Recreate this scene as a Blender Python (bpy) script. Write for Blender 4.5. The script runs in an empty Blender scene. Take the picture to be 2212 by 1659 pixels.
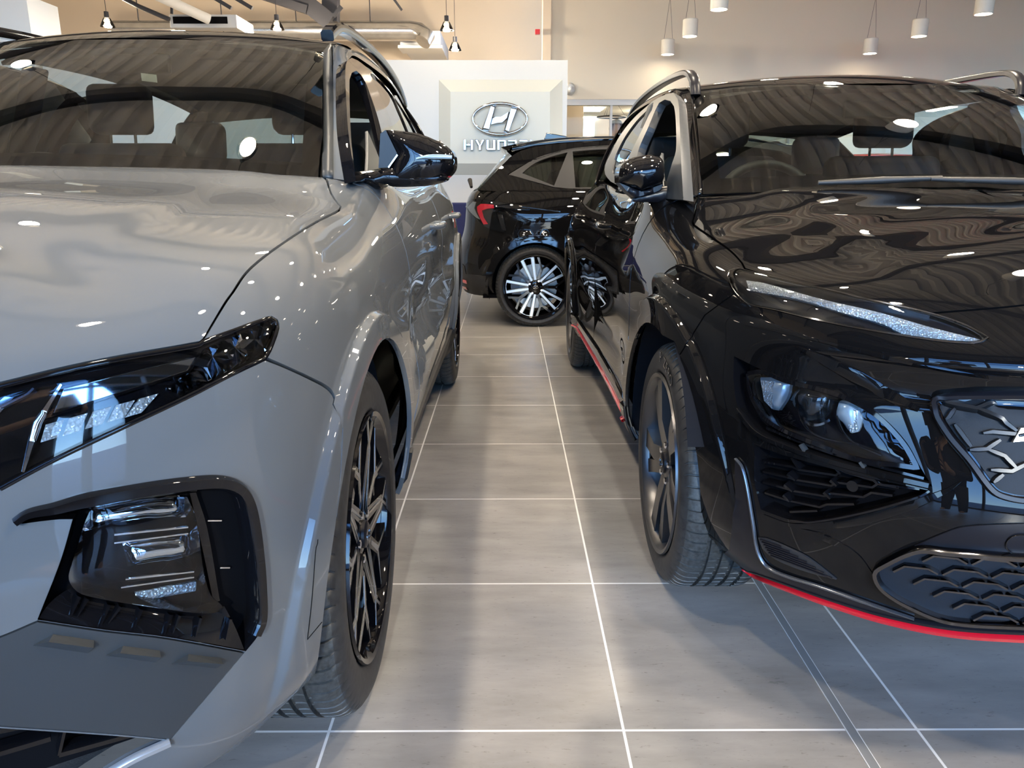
import bpy, bmesh, math, random
import numpy as np
from mathutils import Vector, Matrix, geometry
from mathutils.bvhtree import BVHTree
random.seed(7)
S = bpy.context.scene
COL = S.collection
# ---------------------------------------------------------------- camera
FPX, CX, CY, EYE = 1650.0, 1106.0, 829.5, 1.083
PITCH = math.atan(431.5 / FPX)
YAW = math.atan(8 * math.cos(PITCH) / FPX)
FW = np.array([math.sin(YAW) * math.cos(PITCH), math.cos(YAW) * math.cos(PITCH), -math.sin(PITCH)])
RT = np.array([math.cos(YAW), -math.sin(YAW), 0.0])
UP = np.cross(RT, FW)
CAM = np.array([0, 0, EYE])
cam = bpy.data.cameras.new('camera')
cam.sensor_fit = 'HORIZONTAL'
cam.sensor_width = 36.0
cam.lens = 36.0 * FPX / 2212.0
cam.clip_start = 0.05
cam.clip_end = 400
camo = bpy.data.objects.new('camera', cam)
COL.objects.link(camo)
camo.matrix_world = Matrix(((RT[0], UP[0], -FW[0], 0), (RT[1], UP[1], -FW[1], 0), (RT[2], UP[2], -FW[2], EYE), (0, 0, 0, 1)))
S.camera = camo
# ---------------------------------------------------------------- world, exposure
W = bpy.data.worlds.new('world')
S.world = W
W.use_nodes = True
nt = W.node_tree
nt.nodes.clear()
wo = nt.nodes.new('ShaderNodeOutputWorld')
bg = nt.nodes.new('ShaderNodeBackground')
tc = nt.nodes.new('ShaderNodeTexCoord')
sep = nt.nodes.new('ShaderNodeSeparateXYZ')
rmp = nt.nodes.new('ShaderNodeValToRGB')
nt.links.new(tc.outputs['Generated'], sep.inputs[0])
nt.links.new(sep.outputs['Z'], rmp.inputs[0])
nt.links.new(rmp.outputs[0], bg.inputs[0])
nt.links.new(bg.outputs[0], wo.inputs[0])
cr = rmp.color_ramp
cr.elements[0].position = 0.0
cr.elements[0].color = (0.42, 0.68, 1.0, 1)
cr.elements[1].position = 0.55
cr.elements[1].color = (0.07, 0.24, 0.75, 1)
_e = cr.elements.new(0.14)
_e.color = (0.27, 0.53, 1.0, 1)
bg.inputs[1].default_value = 16.0
vs = S.view_settings
vs.view_transform = 'Standard'
vs.look = 'None'
vs.gamma = 1
vs.use_curve_mapping = False
vs.exposure = 0.0
S.cycles.max_bounces = 9
S.cycles.glossy_bounces = 6
S.cycles.transparent_max_bounces = 24
S.cycles.transmission_bounces = 6
S.cycles.caustics_reflective = False
S.cycles.caustics_refractive = False
S.cycles.sample_clamp_indirect = 6.0

sun = bpy.data.lights.new('low_sun', 'SUN')
sun.energy = 2.8
sun.color = (1.0, 0.93, 0.82)
sun.angle = math.radians(1.6)
suno = bpy.data.objects.new('low_sun', sun)
suno.rotation_euler = (math.radians(90 - 21), 0, math.radians(0.6))
COL.objects.link(suno)
# ---------------------------------------------------------------- lamps of the showroom, also used for the added office fill
def lamp(x, y, z, power, col=(1.0, 0.85, 0.66), r=0.05, spot=150, point=False):
    l = bpy.data.lights.new('lamp_or_fill_glow', 'POINT' if point else 'SPOT')
    l.energy = power
    l.color = col
    l.shadow_soft_size = r
    if not point:
        l.spot_size = math.radians(spot)
        l.spot_blend = 0.6
    o = bpy.data.objects.new('lamp_or_fill_glow', l)
    o.location = (x, y, z)
    COL.objects.link(o)
    return o

# ---------------------------------------------------------------- materials
def M(name, col, rough=0.5, metal=0.0, coat=0.0, emit=None, es=0.0, spec=0.5, coatr=0.02):
    m = bpy.data.materials.new(name)
    m.use_nodes = True
    b = m.node_tree.nodes['Principled BSDF']
    b.inputs['Base Color'].default_value = (*col, 1)
    b.inputs['Roughness'].default_value = rough
    b.inputs['Metallic'].default_value = metal
    b.inputs['Coat Weight'].default_value = coat
    b.inputs['Coat Roughness'].default_value = coatr
    b.inputs['Specular IOR Level'].default_value = spec
    if emit:
        b.inputs['Emission Color'].default_value = (*emit, 1)
        b.inputs['Emission Strength'].default_value = es
    return m

def N(m, t, **kw):
    n = m.node_tree.nodes.new(t)
    for k, v in kw.items():
        setattr(n, k, v)
    return n

def L(m, a, b):
    m.node_tree.links.new(a, b)

def glassmat(name, tint, ior=1.5, rough=0.0, gl=(1, 1, 1)):
    m = bpy.data.materials.new(name)
    m.use_nodes = True
    m.node_tree.nodes.clear()
    o = N(m, 'ShaderNodeOutputMaterial')
    mix = N(m, 'ShaderNodeMixShader')
    fr = N(m, 'ShaderNodeFresnel')
    fr.inputs[0].default_value = ior
    t = N(m, 'ShaderNodeBsdfTransparent')
    t.inputs[0].default_value = (*tint, 1)
    g = N(m, 'ShaderNodeBsdfAnisotropic')
    g.inputs['Roughness'].default_value = rough
    g.inputs[0].default_value = (*gl, 1)
    L(m, fr.outputs[0], mix.inputs[0])
    L(m, t.outputs[0], mix.inputs[1])
    L(m, g.outputs[0], mix.inputs[2])
    L(m, mix.outputs[0], o.inputs[0])
    return m

def noisy(m, scale, amt, col2=None, rough_amt=0.0, bump=0.0, stretch=None, detail=6):
    """mix the base colour with col2 through object-space noise; optional bump"""
    b = m.node_tree.nodes['Principled BSDF']
    t = N(m, 'ShaderNodeTexCoord')
    mp = N(m, 'ShaderNodeMapping')
    if stretch:
        mp.inputs['Scale'].default_value = stretch
    n = N(m, 'ShaderNodeTexNoise')
    n.inputs['Scale'].default_value = scale
    n.inputs['Detail'].default_value = detail
    L(m, t.outputs['Object'], mp.inputs[0])
    L(m, mp.outputs[0], n.inputs['Vector'])
    if col2 is not None:
        r = N(m, 'ShaderNodeValToRGB')
        c = b.inputs['Base Color'].default_value[:]
        r.color_ramp.elements[0].color = c
        r.color_ramp.elements[0].position = 0.5 - amt
        r.color_ramp.elements[1].color = (*col2, 1)
        r.color_ramp.elements[1].position = 0.5 + amt
        L(m, n.outputs[0], r.inputs[0])
        L(m, r.outputs[0], b.inputs['Base Color'])
    if bump:
        bp = N(m, 'ShaderNodeBump')
        bp.inputs['Strength'].default_value = bump
        bp.inputs['Distance'].default_value = 0.002
        L(m, n.outputs[0], bp.inputs['Height'])
        L(m, bp.outputs[0], b.inputs['Normal'])
    return m

GREY = M('solid grey paint', (0.112, 0.122, 0.131), 0.6, 0, 1.0, spec=0.1, coatr=0.0)
BLACK = M('black paint', (0.004, 0.004, 0.0045), 0.5, 0, 1.0, spec=0.0, coatr=0.0)
BLACK.node_tree.nodes['Principled BSDF'].inputs['Coat IOR'].default_value = 1.40
GBLK = M('gloss black trim', (0.004, 0.004, 0.005), 0.04, 0, 0.0)
MBLK = noisy(M('matt black plastic', (0.012, 0.012, 0.013), 0.55), 900, .2, (0.02, 0.02, 0.02), bump=.15)
DARK = M('dark void', (0.003, 0.003, 0.004), 0.9, spec=0.1)
SATIN = M('satin anthracite', (0.036, 0.041, 0.045), 0.42, 0.15)
SATBLK = M('satin black', (0.008, 0.008, 0.011), 0.3, 0.0, spec=.3)
CHROME = M('chrome', (0.82, 0.82, 0.84), 0.06, 1.0)
DCHROME = M('dark chrome', (0.16, 0.16, 0.17), 0.12, 1.0)
MACH = M('machined alloy', (0.55, 0.55, 0.56), 0.28, 1.0)
GUNM = M('gunmetal alloy', (0.10, 0.10, 0.105), 0.3, 0.85)
RUB = noisy(M('tyre rubber', (0.012, 0.012, 0.013), 0.55), 60, .18, (0.028, 0.028, 0.028), bump=.25)
RUBT = noisy(M('tyre tread', (0.016, 0.017, 0.018), 0.45), 120, .25, (0.055, 0.06, 0.06), bump=.25)
RED = M('red accent', (0.62, 0.008, 0.02), 0.25, 0, 1.0)
GLASS = glassmat('windscreen glass', (0.62, 0.70, 0.68), 1.5)
TINT = glassmat('tinted side glass', (0.42, 0.47, 0.44), 1.5)
DTINT = glassmat('privacy glass', (0.16, 0.19, 0.16), 1.5)
LENS = glassmat('lamp lens', (0.86, 0.90, 0.93), 1.45)
TRIMB = M('interior black', (0.008, 0.009, 0.011), 0.6)
TRIMG = M('interior grey', (0.035, 0.045, 0.052), 0.7)
ARCHL = M('arch liner', (0.012, 0.012, 0.014), 0.9, spec=0.03)
LINER = M('headliner', (0.03, 0.032, 0.034), 0.9)
CRYS = M('lamp crystal', (0.55, 0.60, 0.64), 0.10, 0.35)
REFL = M('lamp reflector', (0.80, 0.84, 0.88), 0.05, 1.0)
for _m, _sc in ((CRYS, 260),):
    _b = _m.node_tree.nodes['Principled BSDF']
    _t = N(_m, 'ShaderNodeTexCoord')
    _w = N(_m, 'ShaderNodeTexVoronoi')
    _w.inputs['Scale'].default_value = _sc
    _p = N(_m, 'ShaderNodeBump')
    _p.inputs['Strength'].default_value = 0.7
    _p.inputs['Distance'].default_value = 0.004
    L(_m, _t.outputs['Object'], _w.inputs['Vector'])
    L(_m, _w.outputs['Distance'], _p.inputs['Height'])
    L(_m, _p.outputs[0], _b.inputs['Normal'])

# ---------------------------------------------------------------- object helpers
def tag(o, label=None, cat=None, group=None, kind=None):
    if label: o['label'] = label
    if cat: o['category'] = cat
    if group: o['group'] = group
    if kind: o['kind'] = kind
    return o

def empty(name, loc, label, cat, group=None):
    o = bpy.data.objects.new(name, None)
    o.empty_display_size = 0.1
    o.location = loc
    COL.objects.link(o)
    return tag(o, label, cat, group)

def wpos(o):
    v = Vector((0, 0, 0))
    while o is not None:
        v = v + Vector(o.location)
        o = o.parent
    return v

def mk(name, V, F, mat, parent=None, smooth=False, nrm=None, label=None, angle=None, mats=None, fm=None):
    """one mesh object; V in world coordinates (the parents are never rotated)"""
    off = np.array(wpos(parent)) if parent is not None else np.zeros(3)
    me = bpy.data.meshes.new(name)
    V = np.asarray(V, float)
    me.from_pydata([tuple(v) for v in (V - off)], [], [tuple(int(i) for i in f) for f in F])
    for mm in (mats or [mat]):
        me.materials.append(mm)
    if fm is not None:
        me.polygons.foreach_set('material_index', [int(i) for i in fm])
    if smooth or nrm is not None or angle:
        me.polygons.foreach_set('use_smooth', [True] * len(me.polygons))
    if angle:
        me.set_sharp_from_angle(angle=math.radians(angle))
    if nrm is not None:
        me.normals_split_custom_set_from_vertices([tuple(n) for n in nrm])
    me.update()
    o = bpy.data.objects.new(name, me)
    if parent is not None:
        o.parent = parent
    COL.objects.link(o)
    if label: o['label'] = label
    return o

class MB:
    """collects simple solids into one mesh"""
    def __init__(s):
        s.V = []; s.F = []; s.m = []
    def add(s, V, F, mi=0):
        b = len(s.V)
        s.V += [tuple(v) for v in V]
        s.F += [tuple(i + b for i in f) for f in F]
        s.m += [mi] * len(F)
        return s
    def box(s, a, b, mi=0):
        (x0, y0, z0), (x1, y1, z1) = a, b
        V = [(x, y, z) for z in (z0, z1) for y in (y0, y1) for x in (x0, x1)]
        return s.add(V, [(0, 2, 3, 1), (4, 5, 7, 6), (0, 1, 5, 4), (2, 6, 7, 3), (0, 4, 6, 2), (1, 3, 7, 5)], mi)
    def obox(s, c, ax, ay, az, mi=0):
        c, ax, ay, az = (np.array(v, float) for v in (c, ax, ay, az))
        V = [c + i * ax + j * ay + k * az for k in (-1, 1) for j in (-1, 1) for i in (-1, 1)]
        return s.add(V, [(0, 2, 3, 1), (4, 5, 7, 6), (0, 1, 5, 4), (2, 6, 7, 3), (0, 4, 6, 2), (1, 3, 7, 5)], mi)
    def tube(s, pts, r, n=10, closed=False, cap=True, mi=0):
        pts = [np.array(p, float) for p in pts]
        m = len(pts)
        rr = r if hasattr(r, '__len__') else [r] * m
        T = []
        for i in range(m):
            a = pts[(i - 1) % m] if (closed or i > 0) else pts[i]
            b = pts[(i + 1) % m] if (closed or i < m - 1) else pts[i]
            t = b - a
            T.append(t / (np.linalg.norm(t) + 1e-12))
        u = np.cross(T[0], (0, 0, 1))
        if np.linalg.norm(u) < 1e-3: u = np.cross(T[0], (1, 0, 0))
        V = []
        for i in range(m):
            u = u - T[i] * np.dot(u, T[i]); u /= np.linalg.norm(u)
            w = np.cross(T[i], u)
            for k in range(n):
                a = 2 * math.pi * k / n
                V.append(pts[i] + rr[i] * (math.cos(a) * u + math.sin(a) * w))
        F = []
        for i in range(m if closed else m - 1):
            j = (i + 1) % m
            for k in range(n):
                F.append((i * n + k, i * n + (k + 1) % n, j * n + (k + 1) % n, j * n + k))
        if cap and not closed:
            F.append(tuple(range(n - 1, -1, -1))); F.append(tuple((m - 1) * n + k for k in range(n)))
        return s.add(V, F, mi)
    def lathe(s, prof, c, n=32, axis='z', mi=0):
        """prof [(r, h)] about an axis through c"""
        V = []
        for r, h in prof:
            for k in range(n):
                a = 2 * math.pi * k / n
                p = (r * math.cos(a), r * math.sin(a), h)
                if axis == 'x': p = (h, r * math.cos(a), r * math.sin(a))
                if axis == 'y': p = (r * math.cos(a), h, r * math.sin(a))
                V.append((c[0] + p[0], c[1] + p[1], c[2] + p[2]))
        F = []
        for i in range(len(prof) - 1):
            for k in range(n):
                F.append((i * n + k, i * n + (k + 1) % n, (i + 1) * n + (k + 1) % n, (i + 1) * n + k))
        return s.add(V, F, mi)
    def prism(s, poly, d, mi=0, o=(0, 0, 0), ax=(1, 0, 0), ay=(0, 0, 1)):
        """extrude 2D poly (in axes ax, ay at o) along vector d"""
        o, ax, ay, d = (np.array(v, float) for v in (o, ax, ay, d))
        A = [o + p[0] * ax + p[1] * ay for p in poly]
        n = len(A)
        V = A + [a + d for a in A]
        F = [tuple(range(n)), tuple(range(2 * n - 1, n - 1, -1))] + [(i, i + n, (i + 1) % n + n, (i + 1) % n) for i in range(n)]
        return s.add(V, F, mi)
    def obj(s, name, mat, parent=None, smooth=False, angle=None, label=None, bevel=0, fix=True):
        mats = mat if isinstance(mat, (list, tuple)) else [mat]
        o = mk(name, s.V, s.F, None, parent, smooth, None, label, None, mats, s.m)
        me = o.data
        if fix:
            bm = bmesh.new(); bm.from_mesh(me)
            bmesh.ops.recalc_face_normals(bm, faces=bm.faces)
            bm.to_mesh(me); bm.free()
        if angle:
            me.polygons.foreach_set('use_smooth', [True] * len(me.polygons))
            me.set_sharp_from_angle(angle=math.radians(angle))
        if bevel:
            b = o.modifiers.new('bevel', 'BEVEL'); b.width = bevel; b.segments = 3; b.limit_method = 'ANGLE'
            b.harden_normals = True
            me.polygons.foreach_set('use_smooth', [True] * len(me.polygons))
        return o

# ---------------------------------------------------------------- spline surfaces and panels cut out of them
def ray(x, y):
    d = FW + RT * ((x - CX) / FPX) - UP * ((y - CY) / FPX)
    return d / np.linalg.norm(d)
def atX(x, y, v): d = ray(x, y); return CAM + d * ((v - CAM[0]) / d[0])
def atY(x, y, v): d = ray(x, y); return CAM + d * ((v - CAM[1]) / d[1])
def atZ(x, y, v): d = ray(x, y); return CAM + d * ((v - CAM[2]) / d[2])

def splmat(k, x):
    k = np.asarray(k, float); n = len(k); x = np.asarray(x, float)
    if n == 2:
        t = (x - k[0]) / (k[1] - k[0]); return np.stack([1 - t, t], 1)
    h = np.diff(k); I = np.eye(n)
    A = np.zeros((n, n)); B = np.zeros((n, n))
    A[0, 0] = A[-1, -1] = 1
    for i in range(1, n - 1):
        A[i, i - 1] = h[i - 1]; A[i, i] = 2 * (h[i - 1] + h[i]); A[i, i + 1] = h[i]
        B[i] = 6 * ((I[i + 1] - I[i]) / h[i] - (I[i] - I[i - 1]) / h[i - 1])
    D = np.linalg.solve(A, B)
    j = np.clip(np.searchsorted(k, x) - 1, 0, n - 2)
    hj = h[j]; a = ((k[j + 1] - x) / hj)[:, None]; b = ((x - k[j]) / hj)[:, None]
    hj = hj[:, None]
    return a * I[j] + b * I[j + 1] + ((a**3 - a) * D[j] + (b**3 - b) * D[j + 1]) * hj * hj / 6

def spline(pts, n, closed=False):
    """smooth curve through points, resampled to n by arc length"""
    P = np.array(pts, float)
    if len(P) == 2:
        return P[0] + np.linspace(0, 1, n)[:, None] * (P[1] - P[0])
    if closed:
        m = len(P); P = np.concatenate([P[-3:], P, P[:4]])
    k = np.concatenate([[0], np.cumsum(np.linalg.norm(np.diff(P, axis=0), axis=1) ** 0.7)])
    if closed:
        a, b = k[3], k[3 + m]
        x = np.linspace(a, b, n * 8 + 1)
    else:
        x = np.linspace(0, k[-1], n * 8)
    Q = splmat(k, x) @ P
    s = np.concatenate([[0], np.cumsum(np.linalg.norm(np.diff(Q, axis=0), axis=1))])
    tt = np.linspace(0, s[-1], n + 1)[:-1] if closed else np.linspace(0, s[-1], n)
    return np.stack([np.interp(tt, s, Q[:, i]) for i in range(Q.shape[1])], 1)

class Surf:
    def __init__(s, G, centre, disp=None, nd=(170, 130)):
        s.G = np.asarray(G, float); s.disp = disp
        ns, nt_, _ = s.G.shape
        ds = np.linalg.norm(np.diff(s.G, axis=0), axis=2)
        dt = np.linalg.norm(np.diff(s.G, axis=1), axis=2)
        s.ks = np.concatenate([[0], np.cumsum(np.maximum(np.mean(ds, axis=1), 1e-3))])
        s.kt = np.concatenate([[0], np.cumsum(np.maximum(np.mean(dt, axis=0), 1e-3))])
        s.sgn = 1.0
        m = np.array([[s.ks[-1] * .4, s.kt[-1] * .45]])
        p, n = s.ev(m)
        if np.dot(n[0], p[0] - np.array(centre)) < 0: s.sgn = -1.0
        a = np.linspace(0, s.ks[-1], nd[0]); b = np.linspace(0, s.kt[-1], nd[1])
        A, Bm = np.meshgrid(a, b, indexing='ij')
        s.st = np.stack([A.ravel(), Bm.ravel()], 1)
        V = s.P(s.st)
        F = []
        for i in range(nd[0] - 1):
            for j in range(nd[1] - 1):
                q = i * nd[1] + j
                F.append((q, q + 1, q + nd[1])); F.append((q + 1, q + nd[1] + 1, q + nd[1]))
        s.V, s.F = V, F
        s.bvh = BVHTree.FromPolygons([tuple(v) for v in V], F)
    def P(s, st):
        out = np.zeros((len(st), 3))
        for i in range(0, len(st), 4000):
            q = st[i:i + 4000]
            A = splmat(s.ks, q[:, 0]); B = splmat(s.kt, q[:, 1])
            out[i:i + 4000] = np.einsum('ni,nj,ijk->nk', A, B, s.G)
        if s.disp is not None:
            out = s.disp(out, st)
        return out
    def ev(s, st):
        e = 1e-4 * 4
        st = np.asarray(st, float)
        p = s.P(st)
        a = s.P(st + [e, 0]) - s.P(st - [e, 0]); b = s.P(st + [0, e]) - s.P(st - [0, e])
        n = np.cross(a, b)
        n /= (np.linalg.norm(n, axis=1)[:, None] + 1e-12)
        return p, n * s.sgn
    def _st(s, fi, loc):
        i0, i1, i2 = s.F[fi]
        a, b, c = s.V[i0], s.V[i1], s.V[i2]
        v0, v1, v2 = b - a, c - a, np.array(loc) - a
        d00, d01, d11 = v0 @ v0, v0 @ v1, v1 @ v1
        d20, d21 = v2 @ v0, v2 @ v1
        dn = d00 * d11 - d01 * d01
        if abs(dn) < 1e-20: return s.st[i0]
        v = (d11 * d20 - d01 * d21) / dn; w = (d00 * d21 - d01 * d20) / dn
        return (1 - v - w) * s.st[i0] + v * s.st[i1] + w * s.st[i2]
    def px(s, x, y):
        h = s.bvh.ray_cast(Vector(CAM), Vector(ray(x, y)))
        if h[0] is None:
            # nearest point of the surface to the ray
            d = ray(x, y); best = None
            rel = s.V - CAM; t = np.maximum(rel @ d, 0.05)
            dist = np.linalg.norm(rel - t[:, None] * d, axis=1) / t
            i = int(np.argmin(dist))
            return s.st[i].copy()
        return s._st(h[2], h[0])
    def near(s, w):
        h = s.bvh.find_nearest(Vector(w))
        return s._st(h[2], h[0])
    def path(s, pts, closed=True, step=9.0):
        """pts: (x, y) photo pixels, (x, y, 1) a corner, (X, Y, Z, 'w') a world point -> (s, t) polyline"""
        n = len(pts)
        flat = []
        px2 = []
        for p in pts:
            if len(p) == 4:
                v = np.array(p[:3], float) - CAM
                px2.append((CX + FPX * (v @ RT) / max(v @ FW, .05), CY - FPX * (v @ UP) / max(v @ FW, .05)))
            else:
                px2.append((p[0], p[1]))
        st = [s.near(p[:3]) if len(p) == 4 else s.px(p[0], p[1]) for p in pts]
        corner = [len(p) != 2 for p in pts]
        out = []
        m = n if closed else n - 1
        for i in range(m):
            j = (i + 1) % n
            a, b = np.array(px2[i]), np.array(px2[j])
            isw = len(pts[i]) == 4 or len(pts[j]) == 4
            k = max(1, min(60, int(np.linalg.norm(b - a) / step)))
            if isw:
                L_ = np.linalg.norm(st[j] - st[i]); k = max(1, int(L_ / .03))
                for q in range(k):
                    out.append(st[i] + (st[j] - st[i]) * q / k)
                continue
            am = np.array(px2[i - 1]) if (not corner[i] and (closed or i > 0)) else a - (b - a)
            bm = np.array(px2[(j + 1) % n]) if (not corner[j] and (closed or j < n - 1)) else b + (b - a)
            d0 = (b - am); d1 = (bm - a); Lc = np.linalg.norm(b - a)
            d0 = d0 / (np.linalg.norm(d0) + 1e-9) * Lc; d1 = d1 / (np.linalg.norm(d1) + 1e-9) * Lc
            for q in range(k):
                if q == 0:
                    out.append(st[i]); continue
                t = q / k
                h00 = 2 * t**3 - 3 * t**2 + 1; h10 = t**3 - 2 * t**2 + t; h01 = -2 * t**3 + 3 * t**2; h11 = t**3 - t**2
                p = h00 * a + h10 * d0 + h01 * b + h11 * d1
                out.append(s.px(*p))
        if not closed: out.append(st[-1])
        return np.array(out)

def mir(V, m, normal=False):
    """reflect across the plane X = m, or Y = m[0] when m is a tuple"""
    V = np.array(V, float); k, c = (1, m[0]) if isinstance(m, tuple) else (0, m)
    V[:, k] = -V[:, k] if normal else 2 * c - V[:, k]
    return V

def inside(poly, pts):
    x, y = pts[:, 0], pts[:, 1]
    r = np.zeros(len(pts), bool)
    n = len(poly)
    for i in range(n):
        x0, y0 = poly[i]; x1, y1 = poly[(i + 1) % n]
        if y0 == y1: continue
        c = ((y0 > y) != (y1 > y)) & (x < (x1 - x0) * (y - y0) / (y1 - y0) + x0)
        r ^= c
    return r

def offpoly(poly, d):
    """shrink a closed (s,t) polyline by d"""
    P = np.asarray(poly); n = len(P)
    area = 0.5 * np.sum(P[:, 0] * np.roll(P[:, 1], -1) - np.roll(P[:, 0], -1) * P[:, 1])
    sg = 1 if area > 0 else -1
    a = P - np.roll(P, 1, 0); b = np.roll(P, -1, 0) - P
    a /= np.linalg.norm(a, axis=1)[:, None] + 1e-9; b /= np.linalg.norm(b, axis=1)[:, None] + 1e-9
    na = np.stack([-a[:, 1], a[:, 0]], 1) * sg; nb = np.stack([-b[:, 1], b[:, 0]], 1) * sg
    m = na + nb
    m /= np.maximum(np.sum(m * m, axis=1), .5)[:, None] / 2
    return P + m * d

def trim(polys, h, lines=()):
    """triangulate the even-odd region of closed polylines, interior points every h"""
    pts = []; edges = []
    for poly in polys:
        # drop near duplicate neighbours
        q = [poly[0]]
        for p in poly[1:]:
            if np.linalg.norm(p - q[-1]) > 1e-4: q.append(p)
        if np.linalg.norm(q[0] - q[-1]) < 1e-4: q.pop()
        b = len(pts); n = len(q)
        pts += [Vector((p[0], p[1])) for p in q]
        edges += [(b + i, b + (i + 1) % n) for i in range(n)]
    A = np.array(polys[0]) if len(polys) == 1 else np.concatenate(polys)
    lo, hi = A.min(0), A.max(0)
    gx = np.arange(lo[0] + h * .5, hi[0], h); gy = np.arange(lo[1] + h * .5, hi[1], h)
    if len(gx) and len(gy):
        X, Y = np.meshgrid(gx, gy); X = X + (np.arange(len(gy)) % 2)[:, None] * h * .5
        g = np.stack([X.ravel(), Y.ravel()], 1)
        m = np.zeros(len(g), bool)
        for poly in polys: m ^= inside(np.asarray(poly), g)
        g = g[m]
        # keep clear of the outline
        bp = A
        keep = np.ones(len(g), bool)
        for i in range(0, len(g), 2000):
            d = np.min(np.linalg.norm(g[i:i + 2000, None, :] - bp[None], axis=2), axis=1)
            keep[i:i + 2000] = d > h * .4
        pts += [Vector((p[0], p[1])) for p in g[keep]]
    for ln in lines:
        ln = np.asarray(ln); m = np.zeros(len(ln), bool)
        for poly in polys: m ^= inside(np.asarray(poly), ln)
        last = None
        for p, k in zip(ln, m):
            if k and np.min(np.linalg.norm(A - p, axis=1)) > .0035:
                pts.append(Vector((p[0], p[1])))
                if last is not None: edges.append((last, len(pts) - 1))
                last = len(pts) - 1
            else: last = None
    v, e, f, *_ = geometry.delaunay_2d_cdt(pts, edges, [], 0, 1e-6)
    v = np.array([(p[0], p[1]) for p in v])
    f = np.array([t for t in f if len(t) == 3])
    c = v[f].mean(axis=1)
    m = np.zeros(len(c), bool)
    for poly in polys: m ^= inside(np.asarray(poly), c)
    return v, f[m]

def panel(name, surf, outline, mat, parent, holes=(), off=0.0, h=0.03, rim=0.012, label=None, mirror=None, inset=0.0, st=False, dome=0.0, step=9.0, lines=()):
    """a piece of body work: the region of surf inside outline (minus holes), lifted by off, with a folded edge of depth rim"""
    polys = [np.asarray(o) if st else surf.path(o, step=step) for o in [outline]]
    polys += [np.asarray(o) if not isinstance(o, list) else surf.path(o, step=step) for o in holes]
    if inset: polys = [offpoly(polys[0], inset)] + polys[1:]
    v, f = trim(polys, h, lines)
    P, n = surf.ev(v)
    P = P + n * off
    if dome:
        bp = np.concatenate(polys)
        d = np.array([np.min(np.linalg.norm(bp - q, axis=1)) for q in v])
        mx = max(d.max(), 1e-6)
        P = P + n * (dome * np.sqrt(np.clip(1 - (1 - d / mx)**2, 0, 1)))[:, None]
    # orient triangles with the normals
    fn = np.cross(P[f[:, 1]] - P[f[:, 0]], P[f[:, 2]] - P[f[:, 0]])
    fl = np.sum(fn * n[f[:, 0]], axis=1) < 0
    f[fl] = f[fl][:, ::-1]
    F = [tuple(t) for t in f]
    if rim:
        cnt = {}
        for t in f:
            for a, b in ((t[0], t[1]), (t[1], t[2]), (t[2], t[0])):
                cnt[(a, b)] = 1
        bd = [(a, b) for (a, b) in cnt if (b, a) not in cnt]
        base = len(P); V2 = []; N2 = []
        for a, b in bd:
            ed = P[b] - P[a]; sn = np.cross(ed, n[a]); sn /= np.linalg.norm(sn) + 1e-12
            q = len(V2) + base
            V2 += [P[a], P[b], P[b] - n[b] * rim, P[a] - n[a] * rim]
            N2 += [sn * .8 + n[a] * .2, sn * .8 + n[b] * .2, sn, sn]
            F.append((q, q + 3, q + 2, q + 1))
        if V2:
            P = np.concatenate([P, V2]); n = np.concatenate([n, N2])
    o = mk(name, P, F, mat, parent, nrm=(None if dome else n), smooth=True, label=label)
    if mirror is not None:
        Pm = mir(P, mirror); nm = mir(n, mirror, True)
        mk(name, Pm, [t[::-1] for t in F], mat, parent, nrm=(None if dome else nm), smooth=True, label=label)
    return o

def ribbon(name, surf, line, w, mat, parent, off=0.002, hgt=0.004, mirror=None, step=8.0, label=None, st=False, taper=False):
    """a raised strip of width w (number or list) along a line on the surface"""
    q = np.asarray(line) if st else surf.path(line, closed=False, step=step)
    P, n = surf.ev(q)
    m = len(P)
    if hasattr(off, '__len__'): off = np.interp(np.linspace(0, 1, m), np.linspace(0, 1, len(off)), off)[:, None]
    T = np.gradient(P, axis=0); T /= np.linalg.norm(T, axis=1)[:, None] + 1e-12
    B = np.cross(n, T)
    ww = np.interp(np.linspace(0, 1, m), np.linspace(0, 1, len(w)), w) if hasattr(w, '__len__') else np.full(m, w)
    ww = ww[:, None] / 2
    rows = [P - B * ww + n * (off - hgt), P - B * ww + n * off, P - B * ww * .6 + n * (off + hgt * .5), P + B * ww * .6 + n * (off + hgt * .5), P + B * ww + n * off, P + B * ww + n * (off - hgt)]
    V = np.concatenate(rows); F = []
    for r in range(5):
        for i in range(m - 1):
            F.append((r * m + i, r * m + i + 1, (r + 1) * m + i + 1, (r + 1) * m + i))
    o = mk(name, V, F, mat, parent, angle=50, label=label)
    if mirror is not None:
        Vm = mir(V, mirror)
        mk(name, Vm, [t[::-1] for t in F], mat, parent, angle=50, label=label)
    return o

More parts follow.
